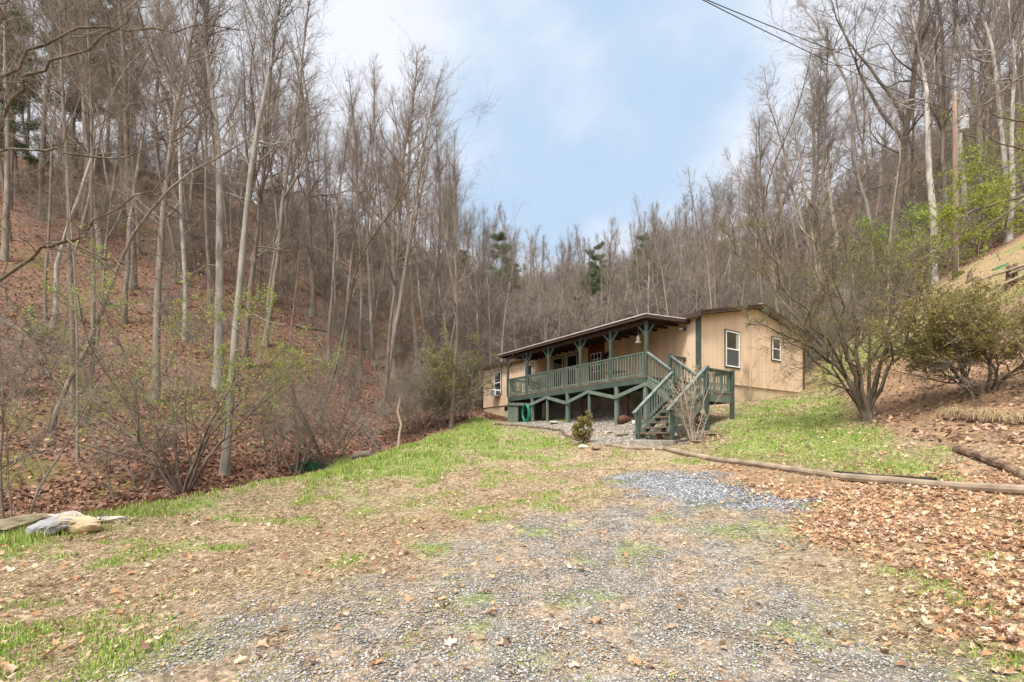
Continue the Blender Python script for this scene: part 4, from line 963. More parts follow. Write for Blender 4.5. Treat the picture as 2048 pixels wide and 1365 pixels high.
# silhouette the tree tops keep under, seen from the yard (direction in the photograph, elevation in the photograph)
SKY = np.array([(-400, -500), (560, -200), (600, -60), (640, 60), (665, 165), (700, 190), (730, 130), (800, 95), (850, 150), (905, 200), (945, 260), (962, 370), (1010, 395), (1060, 405), (1090, 450), (1130, 445), (1165, 435), (1200, 440),
                (1250, 410), (1300, 362), (1345, 375), (1360, 300), (1400, 235), (1440, 205), (1475, 170), (1510, 160), (1540, 60), (1580, -60), (1640, -300), (2500, -600)], float)
def top_limit(x, y, half):
    px = 1024 + F * x / y; w = F * half / y
    return max(np.interp(px + k * w, SKY[:, 0], SKY[:, 1]) for k in (-1, 0, 1))
named = []
def at_px(px, py): p = ground_at(px, py); named.append((p.x, p.y)); return p
near_list = [  # base in the photograph, prototype, height m, trunk width px at base, lean (dx at 10 m height), label
    (97, 862, 'slim_c', 17, 11, .9, 'slender grey tree leaning right over the leafy slope, leftmost of the near trunks'),
    (144, 838, 'tall_a', 21, 13, .0, 'straight grey tree with a flared base beside a leaning thin tree, left slope'),
    (155, 925, 'slim_e', 12, 6, -.4, 'very thin pale sapling tree standing lowest on the left leafy slope'),
    (163, 852, 'slim_a', 16, 9, 1.7, 'thin tree leaning strongly right out of the clump on the left slope'),
    (309, 806, 'tall_b', 25, 19, .3, 'tallest thick grey trunk on the left slope above the greenish bush'),
    (449, 951, 'tall_d', 21, 19, .5, 'smooth pale grey tree at the foot of the slope behind the greenish bush'),
    (371, 678, 'tall_d', 20, 12, .1, 'pale blotched trunk with spreading roots in the middle of the left slope'),
    (422, 619, 'tall_a', 21, 10, .1, 'light grey trunk higher up the slope behind the greenish bush'),
    (104, 650, 'slim_b', 17, 9, -.1, 'pale slim trunk, right one of a close pair high on the left slope'),
    (91, 648, 'slim_e', 17, 6, .0, 'thin pale trunk, left one of a close pair high on the left slope'),
    (251, 646, 'slim_a', 18, 11, .6, 'grey trunk leaning slightly right in the middle of the left slope'),
    (188, 716, 'slim_d', 14, 6, .2, 'thin forked grey trunk in the leaves of the left slope'),
    (476, 617, 'tall_e', 20, 13, .5, 'dark forked tree with crooked limbs behind the greenish bush'),
    (622, 633, 'tall_c', 21, 17, -.2, 'broad dark forked trunk half way up the slope left of centre'),
    (658, 727, 'slim_e', 18, 7, .2, 'slim light brown trunk on the slope left of the leaning clump'),
    (638, 856, 'slim_c', 13, 9, 1.8, 'dark slender tree leaning right at the foot of the slope left of centre'),
    (788, 757, 'tall_f', 27, 18, .1, 'thick trunk with many ascending limbs, tallest crown left of the blue sky'),
    (774, 784, 'tall_c', 22, 12, 1.5, 'grey trunk leaning right against the tallest crown left of the blue sky'),
    (764, 816, 'slim_d', 17, 8, 1.6, 'dark slender trunk leaning right in front of the thick clump left of centre'),
    (717, 768, 'slim_a', 18, 8, .2, 'straight slim trunk on the slope between two clumps left of centre'),
    (832, 742, 'tall_b', 25, 12, .4, 'straight grey trunk just right of the thick clump with the tallest crown'),
    (748, 735, 'tall_f', 22, 10, -.3, 'grey trunk standing just left above the thick leaning clump'),
    (690, 705, 'tall_b', 21, 10, .1, 'upright grey tree between the slim brown trunk and the leaning clump'),
    (872, 712, 'tall_f', 21, 9, .3, 'grey tree on the slope between the tallest crown and the arching tree'),
    (902, 858, 'tall_e', 14.5, 9, .5, 'arching brown tree with drooping limbs at the left end of the house'),
    (963, 733, 'slim_d', 17, 8, .1, 'slim grey tree just behind the left end of the house'),
    (849, 702, 'slim_e', 17, 7, .0, 'slim pale trunk on the slope above the bush left of the house'),
    (7, 522, 'tall_a', 21, 13, .1, 'pale trunk at the left edge of the photo high on the slope'),
    (540, 640, 'slim_a', 17, 8, .3, 'thin grey trunk above the reddish leaves between bush and clump'),
    (1676, 560, 'tall_d', 28, 13, -.3, 'tall white barked tree on the right hillside behind the mossy spreading tree'),
    (1607, 600, 'slim_e', 31, 9, -.1, 'dark straight tree, left one of a tall pair right of the open sky'),
    (1626, 600, 'slim_a', 30, 9, -.2, 'dark straight tree, right one of a tall pair right of the open sky'),
    (1783, 590, 'tall_e', 26, 18, .1, 'thick dark vine wrapped tree on the right hillside left of the utility pole'),
    (1752, 570, 'slim_b', 27, 9, -.5, 'slim brownish tree beside the dark vine wrapped tree'),
    (1927, 500, 'tall_d', 24, 14, .1, 'pale grey tree standing just right of the utility pole'),
    (1965, 480, 'tall_b', 23, 12, .0, 'grey tree between the pale tree by the pole and the right edge'),
    (1890, 520, 'slim_d', 23, 9, .2, 'slim forked tree just left behind the utility pole'),
    (2015, 450, 'tall_d', 22, 14, -.1, 'pale thick trunk near the right edge high on the hillside'),
    (1457, 640, 'tall_d', 17, 7, -.1, 'pale barked tree above the roof, right one of a light pair'),
    (1429, 645, 'slim_b', 16, 6, .1, 'pale barked tree above the roof, left one of a light pair'),
    (1250, 655, 'slim_d', 15, 6, .1, 'light forked tree rising behind the middle of the porch roof'),
]
for i, (px, py, key, h, wpx, ln, lab) in enumerate(near_list):
    p = at_px(px, py); base_r = {'tall': .011, 'slim': .0058}[key[:4]] * h; want = wpx / 2 / F * p.y; th = min(1.7, max(.5, want / base_r))
    spr = (.14 if key[:4] == 'slim' else .18) * h
    lim = CZ + (HY - top_limit(p.x, p.y, 0)) / F * p.y - p.z
    h = min(h, max(8, lim)) if px < 1560 else h
    rz = (i * 2.4) % 6.28
    place('tree', key, p, h, rz, (0, math.atan(ln / 10)), lab, thick=min(th, 1.35))
# forest fill, every tree a thing of its own
keys = ['tall_a', 'tall_b', 'tall_c', 'tall_d', 'tall_e', 'tall_f', 'slim_a', 'slim_a', 'slim_b', 'slim_c', 'slim_d', 'slim_d', 'slim_e', 'slim_e', 'tall_a', 'tall_b']
R3 = random.Random(21)
pos = list(named)
def region(x, y):
    px = 1024 + F * x / y
    z = zones(np.array([x]), np.array([y]))
    if z['yard'][0] > .05 or z['bank'][0] > .3 or z['leaf'][0] > .3: return None
    dx, dy = x - CX, y - CY; b = dx * ca + dy * sa; a = -dx * sa + dy * ca
    if -4 < b < W_ + 4 and -6 < a < L_ + 3: return None
    return 'left' if px < 900 else ('right' if px > 1420 else 'mid')
LAB = {'left': ('bare grey brown woodland tree on the slope left of the house', 'bare trees on the left slope'),
       'mid': ('bare woodland tree on the rise behind the house', 'bare trees behind the house'),
       'right': ('bare woodland tree on the hillside right of the house', 'bare trees on the right hillside')}
count = 0; far_pts = []
cand = []
for i in range(9000):
    r = 17 * (125 / 17) ** (R3.random() ** .75); a = math.radians(R3.uniform(-47, 47)); cand.append((r * math.sin(a), r * math.cos(a)))
cand.sort(key=lambda p: math.hypot(*p))
cell = {}
def clear_of(x, y, m):
    k0, k1 = int(x // 3), int(y // 3)
    for i in range(-2, 3):
        for j in range(-2, 3):
            for q in cell.get((k0 + i, k1 + j), ()):
                if (q[0] - x) ** 2 + (q[1] - y) ** 2 < m * m: return False
    return True
for q in pos: cell.setdefault((int(q[0] // 3), int(q[1] // 3)), []).append(q)
for x, y in cand:
    m = (3.25 if y < 50 else 4.9) * (1.3 if x / y > .4 else 1)
    if 1870 < 1024 + F * x / y < 1950 and y < 28: continue
    if y < 25: continue
    if not clear_of(x, y, m): continue
    rg = region(x, y)
    if rg is None: continue
    zg = Hs(x, y); h = R3.uniform(15, 25)
    vis = ground_at(1024 + F * x / y, HY - (zg + .8 - CZ) / y * F)
    if vis.y < y - 4: continue
    lim = CZ + (HY - top_limit(x, y, .12 * h)) / F * y - zg
    px = 1024 + F * x / y
    if lim < 6.5: continue
    h2 = min(h, lim * R3.uniform(.62, 1.0)) if px > 560 and px < 1600 else h
    if h2 < 6: continue
    cell.setdefault((int(x // 3), int(y // 3)), []).append((x, y))
    if count < 255:
        place('tree', R3.choice(keys if h2 > 13 else keys[6:14]), (x, y, zg), h2, R3.uniform(0, 6.28), (R3.gauss(0, .038), R3.gauss(0, .038)), LAB[rg][0], group=LAB[rg][1], thick=R3.uniform(.8, 1.15)); count += 1
    else: far_pts.append((x, y, zg, h2))
print('TREES', count, 'FAR', len(far_pts))

# ---- mass of far woods and brush by geometry nodes (nobody could count them)
def scatter(name, protos, pts, rots, scales, label, cat, kind='stuff'):
    c = bpy.data.collections.new(name + '_kinds')
    for i, me in enumerate(protos):
        o = bpy.data.objects.new('%s_kind_%02d' % (name, i), me); c.objects.link(o)
    me = bpy.data.meshes.new(name); n = len(pts); me.vertices.add(n); me.vertices.foreach_set('co', np.asarray(pts, np.float32).ravel())
    for nm, dat in (('rot', rots), ('scl', scales)):
        a = me.attributes.new(nm, 'FLOAT_VECTOR', 'POINT'); a.data.foreach_set('vector', np.asarray(dat, np.float32).ravel())
    a = me.attributes.new('which', 'INT', 'POINT'); a.data.foreach_set('value', NR.randint(0, len(protos), n).astype(np.int32))
    me.update(); o = link(name, me)
    ng = bpy.data.node_groups.new(name, 'GeometryNodeTree'); ng.interface.new_socket('Geometry', in_out='INPUT', socket_type='NodeSocketGeometry'); ng.interface.new_socket('Geometry', in_out='OUTPUT', socket_type='NodeSocketGeometry')
    gi = ng.nodes.new('NodeGroupInput'); go = ng.nodes.new('NodeGroupOutput'); ip = ng.nodes.new('GeometryNodeInstanceOnPoints'); ci = ng.nodes.new('GeometryNodeCollectionInfo')
    ci.inputs['Collection'].default_value = c; ci.inputs['Separate Children'].default_value = True; ci.inputs['Reset Children'].default_value = True
    def na(nm, ty):
        q = ng.nodes.new('GeometryNodeInputNamedAttribute'); q.data_type = ty; q.inputs['Name'].default_value = nm; return q.outputs[0]
    e2r = ng.nodes.new('FunctionNodeEulerToRotation')
    ng.links.new(gi.outputs[0], ip.inputs['Points']); ng.links.new(ci.outputs[0], ip.inputs['Instance']); ip.inputs['Pick Instance'].default_value = True
    ng.links.new(na('which', 'INT'), ip.inputs['Instance Index']); ng.links.new(na('rot', 'FLOAT_VECTOR'), e2r.inputs[0]); ng.links.new(e2r.outputs[0], ip.inputs['Rotation'])
    ng.links.new(na('scl', 'FLOAT_VECTOR'), ip.inputs['Scale']); ng.links.new(ip.outputs[0], go.inputs[0])
    md = o.modifiers.new('scatter', 'NODES'); md.node_group = ng
    return tag(o, label, cat, kind=kind)
far_protos = []
for i, sd_ in enumerate((31, 32, 33, 34)):
    t_, c_ = bare_tree(sd_, nl=26, n2=8, n3=6, twig=.007, rr=.009 if i % 2 else .011, clear=.4, spread=.17, low=3)
    a, b = t_.get(); c, d = c_.get(); far_protos.append(mesh_np('far_tree', np.concatenate([a, c]), np.concatenate([b, d + len(a)]), [M['bark_grey'] if i % 2 else M['bark_pale'], M['twig_far']], True, mi=np.r_[np.zeros(len(b)), np.ones(len(d))]))
fp = np.array(far_pts); n = len(fp)
print('far', n)
scatter('distant_woods', far_protos, fp[:, :3], np.c_[NR.randn(n, 2) * .04, NR.rand(n) * 6.28], np.stack([fp[:, 3] / 22 * NR.uniform(.8, 1.1, n)] * 2 + [fp[:, 3] / 22], 1), 'distant bare woods covering the ridges behind the house', 'woods')
# undergrowth: thin bare brush
br = []
for i in range(5):
    t_, c_, _ = shrub(50 + i, 2.6, 5, .42, 6, 6, 6, .012, .004 if i < 3 else .007); a, b = t_.get(); c, d = c_.get()
    br.append(mesh_np('brush', np.concatenate([a, c]), np.concatenate([b, d + len(a)]), M['twig'] if i % 2 else M['twig_far']))
def rej(n, r0, r1, ok, pw=.8, th=48):
    x, y = polar(n, r0, r1, th, pw); z = zones(x, y); px = 1024 + F * x / y
    k = ok(x, y, px, z) & free_of_house(x, y)
    dx, dy = x - CX, y - CY; b = dx * ca + dy * sa; a = -dx * sa + dy * ca
    k &= ~((b > -3.6) & (b < W_ + 1) & (a > -4) & (a < L_ + 1))
    return x[k], y[k], NR.rand(k.sum())
x, y, u = rej(6600, 24, 165, lambda x, y, px, z: (z['yard'] < .02) & (z['bank'] < .15) & (z['leaf'] < .1) & (NR.rand(len(x)) < np.where(px < 860, np.where(y < 36, .05, .3), np.where((px > 1500) & (y > 50), .35, .8))), .7)
s = .6 + u * 1.1; s = np.where(y > 55, s * 1.8, s); s = np.where(y > 100, s * 1.3, s)
scatter('undergrowth', br, np.stack([x, y, H(x, y)], 1), np.c_[NR.randn(len(x), 2) * .15, NR.rand(len(x)) * 6.28], np.stack([s, s, s], 1), 'thin bare brush and saplings tangled under the trees', 'undergrowth')
print('BRUSH', len(x))

# ---------------------------------------------------------------- shrubs, single plants
YG = [(.26, .36, .05), (.33, .42, .07), (.20, .29, .05), (.40, .45, .12)]
def shrub_thing(name, px, py, Ht, label, seed, cat='shrub', lean=(0, 0), leaves_=0, lsize=.03, lcols=YG, bk='bark_dark', tw='twig', rz=0, loc=None, **kw):
    tm, cr, l3 = shrub(seed, Ht, **kw); rs = np.random.RandomState(seed)
    r = empty(name, loc or ground_at(px, py), rz); r.rotation_euler = (lean[0], lean[1], rz); tag(r, label, cat)
    link('stems', mk('stems', tm, M[bk]), r); link('twigs', mk('twigs', cr, M[tw]), r)
    if leaves_:
        V, Q, c = flecks(l3[:, 1:].reshape(-1, 3), lsize, lcols, rs, leaves_); link('leaves', mesh_np('leaves', V, Q, M['leafg'], False, c), r)
    return r
shrub_thing('bush', 366, 984, 6.8, 'wide airy bush with fresh yellow green buds at the bank edge on the left', 101, stems=8, spread=.38, n1=10, n2=9, n3=8, r=.05, twig=.0035, up=.6, leaves_=17000, lsize=.038, splay=.6, bk='bark_dark')
shrub_thing('sapling', 238, 1003, 3.6, 'thin greenish sapling at the bank edge left of the wide budding bush', 102, stems=2, spread=.3, n1=9, n2=7, n3=5, r=.03, leaves_=500, splay=.15, bk='bark_smooth')
shrub_thing('shrub', 278, 990, 2.4, 'small twiggy dark shrub between the thin sapling and the wide budding bush', 103, stems=3, spread=.45, r=.02, splay=.6)
shrub_thing('sapling', 537, 950, 4.4, 'slender dark sapling between the budding bush and two bare shrubs', 104, stems=3, spread=.35, r=.03, splay=.3, leaves_=900)
shrub_thing('shrub', 590, 950, 5.0, 'bare vase shaped shrub just left of the dark green leaf clump', 105, stems=6, spread=.36, r=.035, n2=8, splay=.45)
shrub_thing('shrub', 651, 932, 4.6, 'bare vase shaped shrub just right of the dark green leaf clump', 106, stems=7, spread=.36, r=.03, n2=8, splay=.5)
shrub_thing('shrub', 30, 1062, 4.2, 'crooked dark shrub rising behind the flat rocks at the left edge', 107, stems=3, spread=.5, r=.022, splay=.35, lean=(0, .12))
shrub_thing('shrub', 735, 900, 3.2, 'low bare shrub near the fallen log at the bank edge', 108, stems=4, spread=.4, r=.02, splay=.5)
shrub_thing('shrub', 838, 868, 3.4, 'brown bushy shrub on the bank left of the greenish bush by the house', 109, stems=8, spread=.42, n1=10, n2=9, n3=7, r=.025, splay=.8, twig=.004)
shrub_thing('bush', 893, 852, 4.6, 'greenish bush at the left end of the house round the arching tree', 110, stems=9, spread=.34, n1=11, n2=9, n3=8, r=.025, splay=.5, twig=.004, leaves_=9000, lsize=.06, lcols=[(.20, .24, .06), (.26, .27, .09), (.32, .22, .08)])
shrub_thing('bush', 930, 842, 4.0, 'olive bush close against the left end wall of the house', 111, stems=7, spread=.38, n1=10, n2=9, n3=8, r=.022, splay=.5, leaves_=7000, lsize=.06, lcols=[(.18, .2, .06), (.24, .22, .08)])
shrub_thing('shrub', 800, 880, 3.0, 'thin bare shrub beside the pale dead snag', 112, stems=4, spread=.4, r=.02, splay=.4)
# small evergreen bush in front of the porch
shrub_thing('bush', 1166, 889, 1.15, 'small upright leafy bush with reddish tips in front of the porch', 113, stems=6, spread=.24, n1=12, n2=8, n3=5, r=.014, twig=.003, splay=.18, leaves_=5200, lsize=.045,
            lcols=[(.12, .15, .04), (.20, .23, .06), (.32, .30, .07), (.38, .21, .09), (.22, .13, .07)])
shrub_thing('bush', 1378, 866, 3.0, 'leggy tan stemmed bush growing in front of the green stairs', 114, stems=13, spread=.13, n1=6, n2=5, n3=4, r=.019, twig=.005, splay=.24, bk='twig_pale', tw='twig_pale', leaves_=500, lsize=.035, lcols=[(.35, .22, .10), (.45, .33, .16)], loc=Vector((hw(-3.9, -2.6)[0], hw(-3.9, -2.6)[1], gz(-3.9, -2.6))))
shrub_thing('shrub', 1500, 803, 2.6, 'thin bare stems against the tan gable wall, left one of two', 115, stems=8, spread=.2, n1=6, n2=4, n3=3, r=.010, splay=.35, bk='twig_pale', tw='twig_pale')
shrub_thing('shrub', 1534, 795, 2.6, 'thin bare stems against the tan gable wall, right one of two', 116, stems=7, spread=.2, n1=6, n2=4, n3=3, r=.010, splay=.35, bk='twig_pale', tw='twig_pale')
# mossy spreading fruit tree
def old_tree():
    rs = np.random.RandomState(9); p = ground_at(1733, 842)
    r = empty('fruit_tree', p); tag(r, 'old lichen covered multi stemmed fruit tree spreading over the lawn beside the house', 'tree')
    # main limbs: (dx, dy, dz) polylines from the base, metres
    L_s = [[(0, 0, -.2), (-.12, .0, .5), (-.45, .1, 1.15), (-1.1, .2, 1.9), (-1.7, .3, 2.3), (-2.5, .3, 2.7), (-3.3, .4, 2.9)],
           [(-.1, 0, .3), (-.35, .0, 1.2), (-.75, -.1, 2.3), (-1.2, -.2, 3.4), (-1.5, -.4, 4.4), (-1.7, -.5, 5.3), (-2.0, -.6, 6.0)],
           [(-.05, 0, .3), (-.1, .2, 1.3), (-.2, .3, 2.6), (-.15, .3, 3.8), (-.3, .4, 4.9), (-.25, .5, 5.9), (-.4, .6, 6.6)],
           [(0, 0, .2), (.12, -.2, 1.0), (.25, -.3, 2.0), (.5, -.4, 3.0), (.9, -.4, 4.0), (1.5, -.5, 4.8), (2.3, -.5, 5.3)],
           [(-.3, .1, 1.0), (-.7, .6, 2.0), (-1.3, 1.1, 3.1), (-1.9, 1.5, 4.1), (-2.4, 1.8, 5.0), (-2.9, 2.0, 5.7), (-3.1, 2.2, 6.3)],
           [(-.5, .1, 1.2), (-1.2, -.5, 1.9), (-2.0, -.8, 2.5), (-2.7, -1.0, 3.3), (-3.2, -1.1, 4.1), (-3.6, -1.2, 4.6), (-3.9, -1.3, 5.2)],
           [(.05, 0, .5), (.35, .4, 1.4), (.6, .8, 2.4), (.9, 1.1, 3.3), (1.0, 1.3, 4.3), (1.3, 1.5, 5.3), (1.4, 1.6, 6.2)]]
    for k in range(7):       # younger upright stems between the old limbs
        a_ = rs.rand() * 6.28; q = np.array([.05 * math.cos(a_), .05 * math.sin(a_), .2]); dr = np.array([math.cos(a_) * .5 - .15, math.sin(a_) * .5, 1.]); ll = []
        for j in range(7): ll.append(tuple(q)); dr = dr / np.linalg.norm(dr); q = q + dr * (.75 + .15 * rs.rand()); dr = dr + rs.randn(3) * .16
        L_s.append(ll)
    P = np.array(L_s, float)
    # resample smoothly to 13 points with a little crookedness
    Q = np.empty((len(P), 13, 3))
    for k in range(len(P)):
        for c in range(3): Q[k, :, c] = np.interp(np.linspace(0, 6, 13), np.arange(7), P[k, :, c])
    Q[:, 2:-1] += rs.randn(len(P), 10, 3) * .06
    R0 = np.array([.085, .07, .07, .065, .055, .045, .05] + [.04] * 7)[:, None] * np.linspace(1, .22, 13)
    tm = Mesh(); tm.add(*tubes(Q, R0, 9)); tm.add(*tubes(np.array([[(0, 0, -.3), (.02, 0, .1), (-.05, 0, .45), (-.12, 0, .8)]], float), np.array([[.19, .14, .11, .07]]), 10))
    l1, r1 = children(Q, R0, 12, .2, 1, 48, 14, lambda t: 1.35 * (1.15 - .6 * t), 9, rs, .2, .45, .45, .011, .2); tm.add(*tubes(l1, r1, 5))
    l2, r2 = children(l1, r1, 10, .1, 1, 48, 16, .5, 6, rs, .22, .25, .5, .005, .3); cm = Mesh(); cm.add(*tubes(l2, r2, 3))
    l3, r3 = children(l2, r2, 7, .1, 1, 45, 16, .5, 4, rs, .25, .2, .6, .0036, .4); cm.add(*tubes(l3, r3, 3))
    link('trunk', mk('trunk', tm, M['lichen']), r); link('crown', mk('crown', cm, M['twig_olive']), r)
    V, Qd, c = flecks(np.concatenate([l2[:, 1:].reshape(-1, 3), l3[:, 1:].reshape(-1, 3)]), .022, [(.30, .34, .10), (.22, .24, .08), (.36, .30, .14)], rs, 17000)
    link('buds', mesh_np('buds', V, Qd, M['leafg'], False, c), r)
old_tree()
# azalea: a low spreading evergreen bush on bare crooked stems, uphill of the fruit tree
def azalea():
    rs = np.random.RandomState(5); p = ground_at(1965, 785); r = empty('azalea_bush', p); tag(r, 'wide olive leaved bush on crooked bare stems on the bank at the right', 'bush')
    az = rs.rand(9) * 6.28
    d = np.stack([np.cos(az) * .65 - .45, np.sin(az) * .5 + .1, np.full(9, .9)], 1)
    st = path(np.c_[np.cos(az) * .15, np.sin(az) * .15, np.full(9, -.15)], d, 1.7 + rs.rand(9) * .9, 10, rs, .16, .3); sr = .045 * np.linspace(1, .3, 10)[None] * (.6 + .6 * rs.rand(9, 1))
    tm = Mesh(); tm.add(*tubes(st, sr, 6)); l1, r1 = children(st, sr, 12, .25, 1, 55, 12, lambda t: 1.15 + 0 * t, 8, rs, .2, .35, .5, .007, .25); tm.add(*tubes(l1, r1, 4))
    l2, r2 = children(l1, r1, 10, .15, 1, 50, 15, .5, 5, rs, .2, .2, .5, .004, .3); cm = Mesh(); cm.add(*tubes(l2, r2, 3))
    l3, r3 = children(l2, r2, 7, .1, 1, 45, 15, .5, 4, rs, .2, .2, .6, .0028, .4); cm.add(*tubes(l3, r3, 3))
    link('stems', mk('stems', tm, M['lichen']), r); link('twigs', mk('twigs', cm, M['twig']), r)
    q = l3[:, 1:].reshape(-1, 3); q = q[q[:, 2] > .75]
    V, Qd, c = flecks(q, .034, [(.20, .20, .055), (.28, .26, .08), (.15, .15, .045), (.34, .30, .10), (.30, .19, .09)], rs, 75000)
    link('leaves', mesh_np('leaves', V, Qd, M['leafg'], False, c), r)
azalea()
# dark green clumps of daffodil leaves
def clump(px, py, w, h, n, lab, seed):
    rs = np.random.RandomState(seed); p = ground_at(px, py); r = empty('daffodil_clump', p); tag(r, lab, 'plant')
    o = np.c_[rs.randn(n) * w * .4, rs.randn(n) * .12, np.full(n, -.05)]; d = np.c_[rs.randn(n) * .35, rs.randn(n) * .35, np.ones(n)]
    P = path(o, d, h * (.7 + .5 * rs.rand(n)), 5, rs, .08, 0, 1.2); R_ = np.full((n, 5), .012) * np.linspace(1, .3, 5)
    m = Mesh(); m.add(*tubes(P, R_, 3)); link('leaves', mk('leaves', m, M['daff']), r)
M['daff'] = mat('dark_green_strap_leaf', (.02, .065, .035), .5, (.035, .10, .045), 5)
clump(620, 942, .75, .42, 420, 'dark green clump of strap leaves at the bank edge between two bare shrubs', 1)
clump(1577, 783, .5, .38, 200, 'dark green clump of strap leaves at the foot of the gable wall', 2)
# ---- conifers
M['needle'] = mat('pine_needles', (1, 1, 1), .6, attr=True, spec=.2)
def pine(seed, Ht=20., cols=((.10, .155, .065), (.14, .20, .08), (.07, .115, .05)), n=60000, spread=.19, clear=.3):
    rs = np.random.RandomState(seed); S = 12
    tr = path(np.array([[0, 0, -.5]]), np.array([[0, 0, 1.]]), np.array([Ht + .5]), S, rs, .02, .3); R0 = (Ht * .010 * np.linspace(1, .08, S))[None]
    tm = Mesh(); tm.add(*tubes(tr, R0, 8))
    l1, r1 = children(tr, R0, 60, clear, 1, 78, 8, lambda t: Ht * spread * np.clip(1.08 - t, .06, 1) ** .7, 8, rs, .08, .25, .35, .012, .2, .3); tm.add(*tubes(l1, r1, 4))
    l2, r2 = children(l1, r1, 9, .2, 1, 50, 10, .4, 5, rs, .1, .25, .5, .007, .4, flat=.3); cm = Mesh(); tm.add(*tubes(l2, r2, 3))
    q = np.concatenate([l2[:, 1:].reshape(-1, 3)]); q = q + rs.randn(*q.shape) * .08
    k = rs.randint(len(q), size=n); p = q[k] + rs.randn(n, 3) * .14; a = unit(rs.randn(n, 3) + np.array([0, 0, .3])); b = unit(np.cross(a, rs.randn(n, 3))); s = .30
    V = np.stack([p - b * .03, p + b * .03, p + a * s], 1).reshape(-1, 3); c = np.array(cols)[rs.randint(len(cols), size=n)]
    return tm, mesh_np('foliage', V, np.arange(n * 3).reshape(-1, 3), M['needle'], False, np.repeat(c, 3, 0))
tmp_, fol = pine(1); pine_a = mk('trunk', tmp_, M['bark_dark']); tmp_, fol2 = pine(2, spread=.23, clear=.15); pine_b = mk('trunk', tmp_, M['bark_dark'])
for px, d, top, a_, lab in ((150, 44, -60, 0, 'tall green pine high on the left slope, left of two'), (215, 52, -30, 0, 'tall green pine high on the left slope, right of two'), (20, 36, 20, 0, 'dark green pine at the left edge among bare crowns'),
                            (1005, 78, 478, 1, 'dark green conifer above the left end of the house roof'), (1188, 92, 490, 1, 'green pine on the rise behind the middle of the porch'), (1292, 84, 478, 1, 'bright green pine on the rise behind the porch roof corner'), (1215, 80, 585, 1, 'small green pine low behind the porch roof'),
                            (1150, 70, 600, 1, 'small dark conifer half hidden low behind the middle of the house'), (555, 62, 360, 0, 'dim green pine behind the bare crowns left of centre'), (930, 82, 500, 1, 'dark pine among bare crowns left of the house')):
    x = (px - 1024) / F * d; zg = Hs(x, d); zt = CZ + (HY - top) / F * d; h = max(4, min(26, zt - zg))
    r = empty('pine_tree', (x, d, zg), px * .7); tag(r, lab, 'pine tree'); r.scale = (h / 20 * (1.15 if a_ else 1.),) * 2 + (h / 20,)
    link('trunk', (pine_a, pine_b)[a_], r); link('foliage', (fol, fol2)[a_], r)
# green leafing understorey trees on the right hillside
for i, (px, py, h, n_, lab) in enumerate(((1790, 610, 5.5, 7000, 'yellow green leafing small tree left of the utility pole'), (1835, 580, 6, 7000, 'pale green leafing small tree just left of the utility pole base'), (1690, 640, 4, 4000, 'light green leafing bush on the hillside behind the mossy fruit tree'),
                                          (1650, 700, 2.2, 3500, 'low bright green bush beside the back corner of the house'), (1955, 520, 6, 6000, 'yellow green leafing tree just right of the utility pole'), (1500, 640, 3.5, 3000, 'small light green bush behind the roof ridge'), (2010, 440, 8, 8000, 'light green leafing tree on the hillside near the right edge'), (110, 700, 2.0, 1500, 'small green leafed shrub high on the left slope'))):
    shrub_thing('leafing_tree' if h > 4 else 'bush', px, py, h, lab, 140 + i, 'tree' if h > 4 else 'shrub', stems=4, spread=.45, r=.04, splay=.5, leaves_=n_, lsize=.07, n2=8, twig=.004)
# ---- trees just outside the frame whose boughs reach into it
def bough_tree(name, base, top, limbs, lab, seed, bk, leaf=None, rmax=.06, tr_r=.17):
    """limbs given as (px, py, depth) polylines turned into points in the place"""
    rs = np.random.RandomState(seed); bz = Hs(*base); r = empty(name, (base[0], base[1], bz)); tag(r, lab, 'tree'); o = np.array([base[0], base[1], bz])
    tm = Mesh(); T = np.array([[(0, 0, -.4), (.05, 0, top * .3), (-.05, .1, top * .6), (.1, .1, top)]], float); tm.add(*tubes(T, np.array([[tr_r, tr_r * .8, tr_r * .6, tr_r * .3]]), 9))
    Ls, Rs = [], []
    for r0, lst in limbs:
        q = np.array([P3(*a) for a in lst]) - o; s = np.linspace(0, len(q) - 1, 16)
        c = np.stack([np.interp(s, np.arange(len(q)), q[:, k]) for k in range(3)], 1); c[1:-1] += rs.randn(14, 3) * .045
        Ls.append(c); Rs.append(r0 * .75 * np.linspace(1, .18, 16))
    P_ = np.array(Ls); Rr = np.array(Rs); tm.add(*tubes(P_, Rr, 7))
    l1, r1 = children(P_, Rr, 14, .12, 1, 50, 14, lambda t: 1.3 - .6 * t, 8, rs, .14, .3, .42, .006, .25); tm.add(*tubes(l1, r1, 4))
    l2, r2 = children(l1, r1, 7, .1, 1, 48, 14, .5, 5, rs, .16, .2, .5, .0035, .35); cm = Mesh(); cm.add(*tubes(l2, r2, 3))
    l3, r3 = children(l2, r2, 4, .1, 1, 45, 14, .5, 4, rs, .2, .1, .6, .0026, .4); cm.add(*tubes(l3, r3, 3))
    link('trunk', mk('trunk', tm, M[bk]), r); link('crown', mk('crown', cm, M['twig']), r)
    if leaf:
        n, size, cols = leaf; q = np.concatenate([l2[:, 1:].reshape(-1, 3), l3[:, 1:].reshape(-1, 3)]); V, Qd, c = flecks(q, size, cols, rs, n); link('leaves', mesh_np('leaves', V, Qd, M['leafg'], False, c), r)
xb = (-110 - 1024) / F * 8.5
